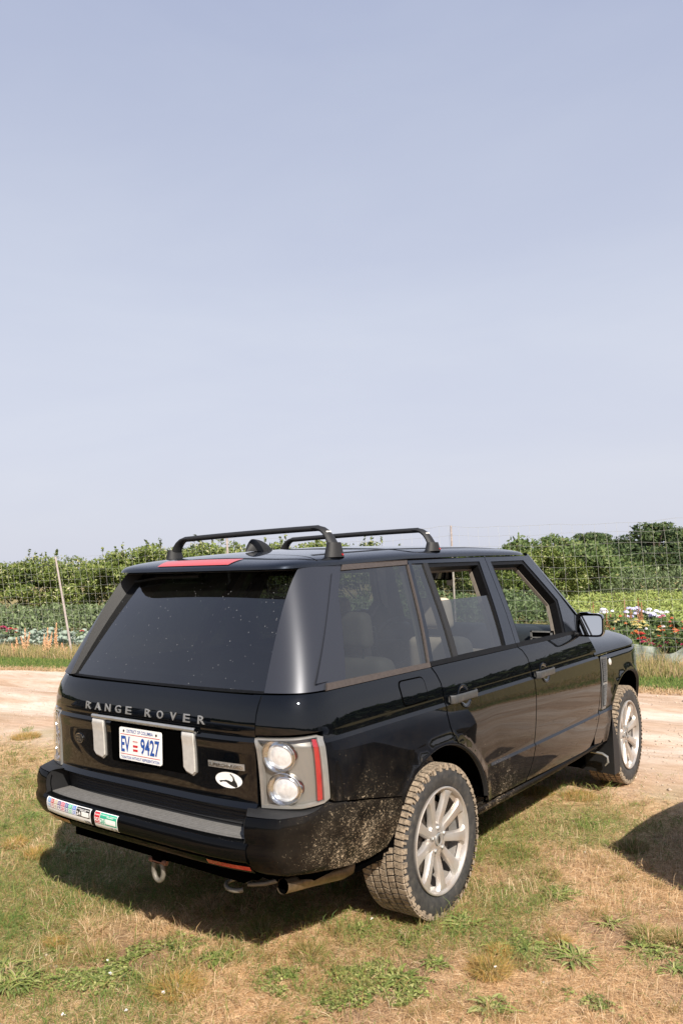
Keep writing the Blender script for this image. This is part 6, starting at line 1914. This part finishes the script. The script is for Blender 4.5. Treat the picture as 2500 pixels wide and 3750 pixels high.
# ------------------------------------------------------------------ flowers
def petal_mat(n, c): return simple(n, c, rough=.6, var=.15, scale=60)
PINKM, REDM, ORGM, WHTM, LILM, YELM = petal_mat('pink_petals', (.62, .06, .20)), petal_mat('red_petals', (.62, .05, .05)), petal_mat('orange_petals', (.70, .20, .06)), petal_mat('white_petals', (.80, .78, .82)), petal_mat('lilac_petals', (.56, .54, .76)), petal_mat('yellow_petals', (.72, .62, .26))
STEMG = simple('flower_stem', (.09, .14, .04), rough=.7)
CORE = simple('flower_core', (.45, .28, .06), rough=.8)
def flower_plant(x, y, h, blooms, mat, label, cat='flower', group=None, r=.045, ball=False, seed=0, leafn=140, spread=.16):
    rng = np.random.default_rng(seed); root = empty('flower_plant', (x, y, 0)); tag(root, label, cat, group)
    rr = random.Random(seed)
    m = MB(); heads = []
    for k in range(blooms):
        a = rr.uniform(0, 6.28); q = rr.uniform(.2, 1) * spread; hx = h * rr.uniform(.8, 1.0); heads.append((q * cos(a), q * sin(a), hx))
        m.tube([(q * .2 * cos(a), q * .2 * sin(a), 0), (q * .7 * cos(a), q * .7 * sin(a), hx * .6), (q * cos(a), q * sin(a), hx)], [.006, .005, .004], 5)
    m.build('stem', STEMG, root)
    P = np.array([[rr.uniform(-1, 1) * spread, rr.uniform(-1, 1) * spread, rr.uniform(.05, .85) * h] for _ in range(leafn)])
    co, q = leaf_quads(P, np.full(leafn, .03), leafn, .05, 1, .2, rng); np_mesh('leaves', co, q, None, CROP_L, root)
    for (hx, hy, hz) in heads:
        m = MB()
        if ball:
            for k in range(60):
                d = Vector(rng.normal(0, 1, 3)).normalized(); d.z = abs(d.z) * .9 + .0; c = Vector((hx, hy, hz)) + Vector((d.x, d.y, d.z * .75)) * r
                s = d.orthogonal().normalized(); t = d.cross(s); e = .016; m.add([c - s * e, c - t * e, c + s * e, c + t * e], [(0, 1, 2, 3)])
        else:
            for ly in range(3):
                for k in range(10):
                    a = 2 * pi * k / 10 + ly * .3; d = Vector((cos(a), sin(a), 0)); s = Vector((-sin(a), cos(a), 0)); R = r * (1 - .25 * ly); c0 = Vector((hx, hy, hz + .008 * ly))
                    m.add([c0, c0 + d * R * .6 - s * R * .22 + Vector((0, 0, .010)), c0 + d * R + Vector((0, 0, -.004 + .008 * ly)), c0 + d * R * .6 + s * R * .22 + Vector((0, 0, .010))], [(0, 1, 2, 3)])
        b = m.build('bloom', mat, root, smooth=False)
        if not ball:
            m = MB(); m.lathe([(hz + .012, .012), (hz + .026, .009), (hz + .028, .0005)], 8, 'z', (hx, hy, 0)); m.build('core', CORE, b)
    return root
FLS = [ # u, v of the bloom, depth, height, blooms, material, words
 (2332, 2308, 13.6, 3, REDM, 'salmon red zinnia, uppermost of the group right of the bonnet', .05, False),
 (2340, 2322, 13.5, 2, REDM, 'red zinnia just under the salmon one, right of the bonnet', .05, False),
 (2372, 2330, 13.4, 3, REDM, 'bright red zinnia with two stacked heads', .055, False),
 (2348, 2338, 13.3, 2, PINKM, 'magenta zinnia, upper of the two beside the bonnet', .055, False),
 (2349, 2348, 13.2, 1, PINKM, 'magenta zinnia, lower of the two beside the bonnet', .055, False),
 (2374, 2354, 13.1, 2, PINKM, 'crimson pink zinnia with an orange heart, lowest of the group', .06, False),
 (2487, 2349, 13.1, 2, PINKM, 'pink zinnia near the right edge above the netting', .05, False),
 (2420, 2294, 13.9, 2, ORGM, 'orange zinnia in the middle of the flower bed', .05, False),
 (2464, 2280, 14.1, 2, ORGM, 'orange-red zinnia high on the right', .05, False),
 (2440, 2322, 13.6, 1, ORGM, 'single small peach zinnia above the netting', .04, False),
 (2395, 2334, 13.4, 1, ORGM, 'small orange zinnia right of the red ones', .035, False),
 (2228, 2286, 14.3, 2, ORGM, 'orange flower showing beside the door mirror', .045, False),
 (2336, 2275, 14.6, 5, YELM, 'pale yellow cluster in the middle of the bed', .05, False),
 (2312, 2260, 14.9, 2, YELM, 'yellow spike of bloom left of the pale cluster', .04, False),
 (2352, 2262, 14.9, 3, YELM, 'cream yellow flowers behind the pale cluster', .045, False),
 (2303, 2286, 14.2, 3, YELM, 'faded cream flowers above the bonnet edge', .045, False),
 (2412, 2282, 14.0, 1, WHTM, 'white zinnia in the middle right of the bed', .045, False),
 (2350, 2299, 13.8, 1, WHTM, 'small round white bloom above the salmon zinnia', .03, True),
 (2194, 2228, 16.4, 4, WHTM, 'leftmost white hydrangea with a rounded head above the mirror', .09, True),
 (2183, 2233, 16.2, 2, WHTM, 'white bloom at the very left of the hydrangeas', .07, True),
 (2227, 2234, 16.1, 1, WHTM, 'single small white ball right of the mirror top', .055, True),
 (2282, 2240, 15.9, 4, LILM, 'lilac hydrangea low between the dock stalks', .08, True),
 (2312, 2224, 16.4, 4, LILM, 'lilac hydrangea on the left of the tall dock stalk', .095, True),
 (2325, 2222, 16.5, 3, LILM, 'lilac hydrangea touching the tall dock stalk', .09, True),
 (2362, 2228, 16.3, 4, WHTM, 'white hydrangea right of the tall dock stalk', .095, True),
 (2376, 2238, 16.1, 4, LILM, 'pale lilac hydrangea below the white one', .085, True),
 (2398, 2236, 16.2, 4, WHTM, 'white hydrangea, second from the right', .09, True),
 (2410, 2237, 16.0, 4, WHTM, 'rightmost white hydrangea, its heads low and wide', .085, True),
 (2405, 2249, 15.6, 2, PINKM, 'faint pink bloom under the rightmost hydrangea', .045, False),
 (2264, 2251, 15.5, 1, REDM, 'dark red bloom beside the green dahlia bush', .035, False),
 (2452, 2300, 13.8, 3, ORGM, 'orange zinnia right of centre, a hand above the netting', .045, False),
 (2478, 2300, 13.9, 3, REDM, 'coral red zinnia near the right edge, above the pink one', .045, False),
 (2488, 2278, 14.3, 3, ORGM, 'peach zinnias at the right edge, upper', .045, False),
 (2430, 2342, 13.2, 2, PINKM, 'small pink zinnia low in the bed above the netting', .04, False),
 (2408, 2318, 13.6, 2, ORGM, 'pale orange zinnia right of the stacked red ones', .04, False),
 (2385, 2300, 13.9, 2, YELM, 'pale yellow bloom between the white zinnia and the red ones', .04, False),
 (2320, 2300, 13.8, 3, ORGM, 'orange zinnias just above the bonnet', .04, False),
 (2288, 2262, 14.9, 2, ORGM, 'small orange bloom left of the yellow spike', .035, False),
 (2440, 2262, 14.6, 2, REDM, 'red bloom beside the bright green bush', .035, False),
 (2250, 2272, 14.6, 2, YELM, 'yellow bloom between the mirror and the dahlia bush', .035, False),
 (2460, 2342, 13.2, 2, REDM, 'brick red zinnia low at right, above the netting', .04, False),
 (5, 2291, 20.6, 3, PINKM, 'magenta flower head at the left edge above the cabbages', .07, False),
 (32, 2302, 20.4, 3, PINKM, 'pair of magenta flowers above the cabbages at left', .07, False),
 (43, 2299, 20.3, 2, REDM, 'coral flower right of the magenta pair', .06, False),
 (64, 2308, 20.1, 1, REDM, 'dull red flower among the cabbages at left', .05, False),
 (288, 2309, 20.0, 1, REDM, 'single red flower right of the leaning fence post', .06, False),
]
for k, (u, v, dep, nb, mt, lb, r, ball) in enumerate(FLS):
    x, y = at(u, dep); h = max(.15, height_for(u, v, dep) )
    flower_plant(x, y, h, nb, mt, lb, 'hydrangea' if ball else 'flower', 'flowers in the cutting garden', r * (.62 if ball else 1.2), ball, 500 + k, 120 if not ball else 160, .07 * nb ** .5 if not ball else .11)
# leafy bed the flowers stand in
strip_stuff('flower_foliage', 'green leafy flower bed behind the fence at right', 'plants', 2050, 3600, 12.9, 14.9, 24000, 0, .42, .045, LIGHT_L, clump=lambda x, y: .55 + .8 * vnoise(x * 2.5, y * 2.5), pw=.9)
strip_stuff('flower_foliage', 'mixed olive flower foliage behind the first bed', 'plants', 2050, 3600, 15, 17.2, 18000, 0, .50, .045, FIELD_L, clump=lambda x, y: .5 + .8 * vnoise(x * 2.5 + 9, y * 2.5))
# dahlia bushes
for k, (u, v, dep, lb) in enumerate(((2275, 2255, 15.0, 'dark green leafy dahlia bush beside the door mirror'), (2400, 2262, 14.8, 'green leafy bush in the middle of the flower bed'), (2465, 2255, 14.6, 'bright green broad-leaved bush near the right edge'), (2490, 2262, 14.2, 'leafy bush cut by the right edge'))):
    x, y = at(u, dep); h = height_for(u, v, dep); o = make_bush('leafy_bush', .75, .6, h, 12, 1500, .055, LIGHT_L, np.random.default_rng(700 + k), 0, .05); o.location = (x, y, 0); tag(o, lb, 'bush')
# rusty dock stalks
DOCK = simple('rusty_dock_seed', (.30, .13, .06), rough=.9, var=.3, scale=30)
DOCK2 = simple('tan_dock_seed', (.62, .36, .20), rough=.9, var=.3, scale=30)
def dock(x, y, h, mat, label, seed):
    rr = random.Random(seed); root = empty('dock_plant', (x, y, 0)); tag(root, label, 'dock plant', 'seeding dock stalks')
    for s in range(3):
        a = rr.uniform(0, 6.28); tx, ty = .10 * cos(a) * (s > 0), .10 * sin(a) * (s > 0); hh = h * (1 - .15 * s)
        tube('stalk', [(0, 0, 0), (tx * .5, ty * .5, hh * .5), (tx, ty, hh)], [.008, .006, .003], mat, root, 5)
        m = MB()
        for k in range(110):
            t = .30 + .70 * rr.random(); w = .045 * (1.15 - t); c = Vector((tx * t + rr.uniform(-1, 1) * w, ty * t + rr.uniform(-1, 1) * w, hh * t)); e = .014
            d = Vector((rr.uniform(-1, 1), rr.uniform(-1, 1), rr.uniform(.2, 1))).normalized(); q = d.orthogonal().normalized()
            m.add([c - d * e, c + q * e * .5, c + d * e, c - q * e * .5], [(0, 1, 2, 3)])
        m.build('seed_head', mat, root, smooth=False)
for k, (u, v, dep, mt, lb) in enumerate(((2163, 2205, 15.8, DOCK, 'rusty dock stalk at the left end of the hydrangeas'), (2278, 2196, 15.8, DOCK, 'rusty dock stalk between the mirror and the lilac hydrangeas'), (2328, 2190, 15.9, DOCK, 'tallest rusty dock stalk among the hydrangeas'), (2340, 2205, 15.6, DOCK, 'second rusty dock stalk right of the tallest one'), (2300, 2230, 15.2, DOCK, 'short rusty dock stalk below the lilac hydrangeas'), (2210, 2228, 15.6, DOCK, 'short rusty dock stalk right of the first hydrangea'),
      (90, 2298, 17.6, DOCK2, 'tan dock stalk standing alone among the cabbages at left'), (58, 2332, 17.2, DOCK2, 'short tan dock stalk at the far left'), (172, 2298, 17.4, DOCK2, 'tan dock stalk left of the tall orange one'), (204, 2280, 17.4, DOCK2, 'tallest orange dock stalk left of the leaning post'), (160, 2320, 17.0, DOCK2, 'bushy tan dock left of centre in the tall grass'), (224, 2352, 16.9, DOCK2, 'low dock at the foot of the leaning fence post'))):
    x, y = at(u, dep); dock(x, y, height_for(u, v, dep), mt, lb, 900 + k)

# translucent netting along the foot of the fence at right
def net_mat():
    m, nt, b, o = new_mat('insect_netting')
    co = objco(nt); b.inputs['Base Color'].default_value = (.62, .68, .64, 1); b.inputs['Roughness'].default_value = .5
    tr = N(nt, 'ShaderNodeBsdfTransparent'); mx = N(nt, 'ShaderNodeMixShader')
    n = noise(nt, 3.5, 4, .6, co); nt.links.new(val(nt, 'MULTIPLY', val(nt, 'SUBTRACT', n, .20), 1.4, clamp=True), mx.inputs[0])
    nt.links.new(tr.outputs[0], mx.inputs[1]); nt.links.new(b.outputs[0], mx.inputs[2]); nt.links.new(mx.outputs[0], o.inputs[0])
    return m
m = MB()
def netp(x, t):
    top = .40 + .07 * sin(x * 2.1) + .05 * sin(x * 5.3 + 1) + .03 * sin(x * 13.7); base = .10
    f = .05 * sin(x * 9 + 3 * sin(x * 2)) + .03 * sin(x * 23)
    return Vector((x, FY(x) + .16 + f * (.4 + t) + .06 * (1 - t), lerp(base, top, t) + .02 * sin(x * 17) * t))
m.grid(netp, ls(-3.4, 1.6, 200), ls(0, 1, 8)); o = m.build('crop_netting', net_mat(), None); tag(o, 'crumpled pale netting draped along the foot of the wire fence at right', 'netting')

# far gate / pen fence in front of the trees
G = empty('pen_fence', (*at(2215, 44), 0)); tag(G, 'small weathered rail pen far off below the pines', 'fence')
gx_, gy_ = at(2215, 44); ux_, uy_ = at(2315, 44); dx_, dy_ = (ux_ - gx_) / 100, (uy_ - gy_) / 100
def gpt(u, v): h = height_for(u, v, 44); return Vector(((u - 2215) * dx_, (u - 2215) * dy_, h))
for (u, v) in ((2166, 2117), (2175, 2117), (2181, 2119), (2190, 2121), (2208, 2118), (2235, 2120), (2265, 2116)):
    tube('post', [gpt(u, 2165), gpt(u, v)], [.045, .04] if u in (2166, 2175) else [.03, .025], POSTM, G, 6)
for (u0, v0, u1, v1) in ((2180, 2146, 2245, 2144), (2190, 2156, 2240, 2152), (2150, 2160, 2166, 2144)):
    tube('rail', [gpt(u0, v0), gpt(u1, v1)], .035, POSTM, G, 6)

# ================================================================== THE NEIGHBOURING CAR (its corner and its shadow)
NB = empty('parked_car', (2.55, 2.50, 0), rad(-97)); tag(NB, 'dark grey-blue parked car, only its bumper corner shows at the right edge', 'car')
NP = simple('dark_blue_paint', (.07, .085, .12), rough=.3, metal=.4, coat=1.0, var=.08)
def nsec(y):
    # half profile heights along the length: bonnet, windscreen, roof
    return float(np.interp(y, [-.45, -.30, 0, 1.75, 2.7, 3.9, 4.4, 4.5], [.62, .80, .86, .90, 1.30, 1.36, 1.0, .6]))
def nbody(y, s):
    ht = nsec(y); e = 1 - max(0, (-.05 - y) / .42) ** 2.2 * .38; w = .90 * max(.15, e)
    lo = .26 + .06 * max(0, -y)
    pr = [(-1, lo), (-1.0, .42), (-1.0, .60), (-.96, min(ht, .78)), (-.72 if ht > .9 else -.80, ht - (.03 if ht < .9 else .05)), (-.5, ht), (0, ht + .02), (.5, ht), (.72 if ht > .9 else .80, ht - (.03 if ht < .9 else .05)), (.96, min(ht, .78)), (1, .60), (1, .42), (1, lo)]
    a, z = pr[int(s)]; return Vector((.92 + a * w, y, z))
m = MB(); m.grid(nbody, [-.45, -.40, -.30, -.15, 0, .4, .9, 1.35, 1.75, 2.1, 2.7, 3.0, 3.9, 4.2, 4.5], range(13), flip=False)
NBB = m.build('body', NP, NB, angle=50)
m = MB(); m.grid(lambda t, s: Vector((.92 + s * .66, lerp(1.82, 2.66, t), lerp(.77, 1.25, t) + .012)), [0, 1], ls(-1, 1, 6)); m.build('windscreen', simple('dark_car_glass', (.01, .012, .014), rough=.05, coat=1), NB)
for sx in (0.02, 1.82):
    m = MB(); m.grid(lambda y, z: Vector((sx + (-.01 if sx < 1 else .01) + (.10 if sx < 1 else -.10) * z, y, lerp(.84, 1.30, z))), ls(2.0, 3.8, 6), [0, 1]); m.build('side_window', bpy.data.materials['dark_car_glass'], NB)
for y in (.45, 3.2):
    for sx in (.0, 1.64):
        w = MB(); w.lathe([(.0 + sx, .20), (.0 + sx, .31), (.03 + sx, .325), (.17 + sx, .325), (.20 + sx, .31), (.20 + sx, .2)], 32, 'x', (0, y, .325)); o = w.build('wheel', TYRE, NB)
        w = MB(); w.lathe([(.01 + sx, .205), (.03 + sx, .19), (.05 + sx, .0005)], 24, 'x', (0, y, .325)); w.lathe([(.19 + sx, .205), (.17 + sx, .19), (.16 + sx, .0005)], 24, 'x', (0, y, .325)); w.build('rim', ALLOY, o)
for sx in (.25, 1.59):
    m = MB(); m.grid(lambda a, r: Vector((sx + .13 * r * cos(a), -.335 - .03 * (1 - r) + .06 * abs(cos(a)) * r, .58 + .06 * r * sin(a))), ls(0, 2 * pi, 17), [.01, 1]); m.build('headlight', LENSW, NB)

# a second dark car behind the viewer's left, the one the tailgate mirrors
NB2 = copy_tree(NB); NB2.location = (-.9, -5.3, 0); NB2.rotation_euler = (0, 0, rad(84)); NB2['label'] = 'dark parked car behind the rear bumper, showing only as a reflection in the tailgate'
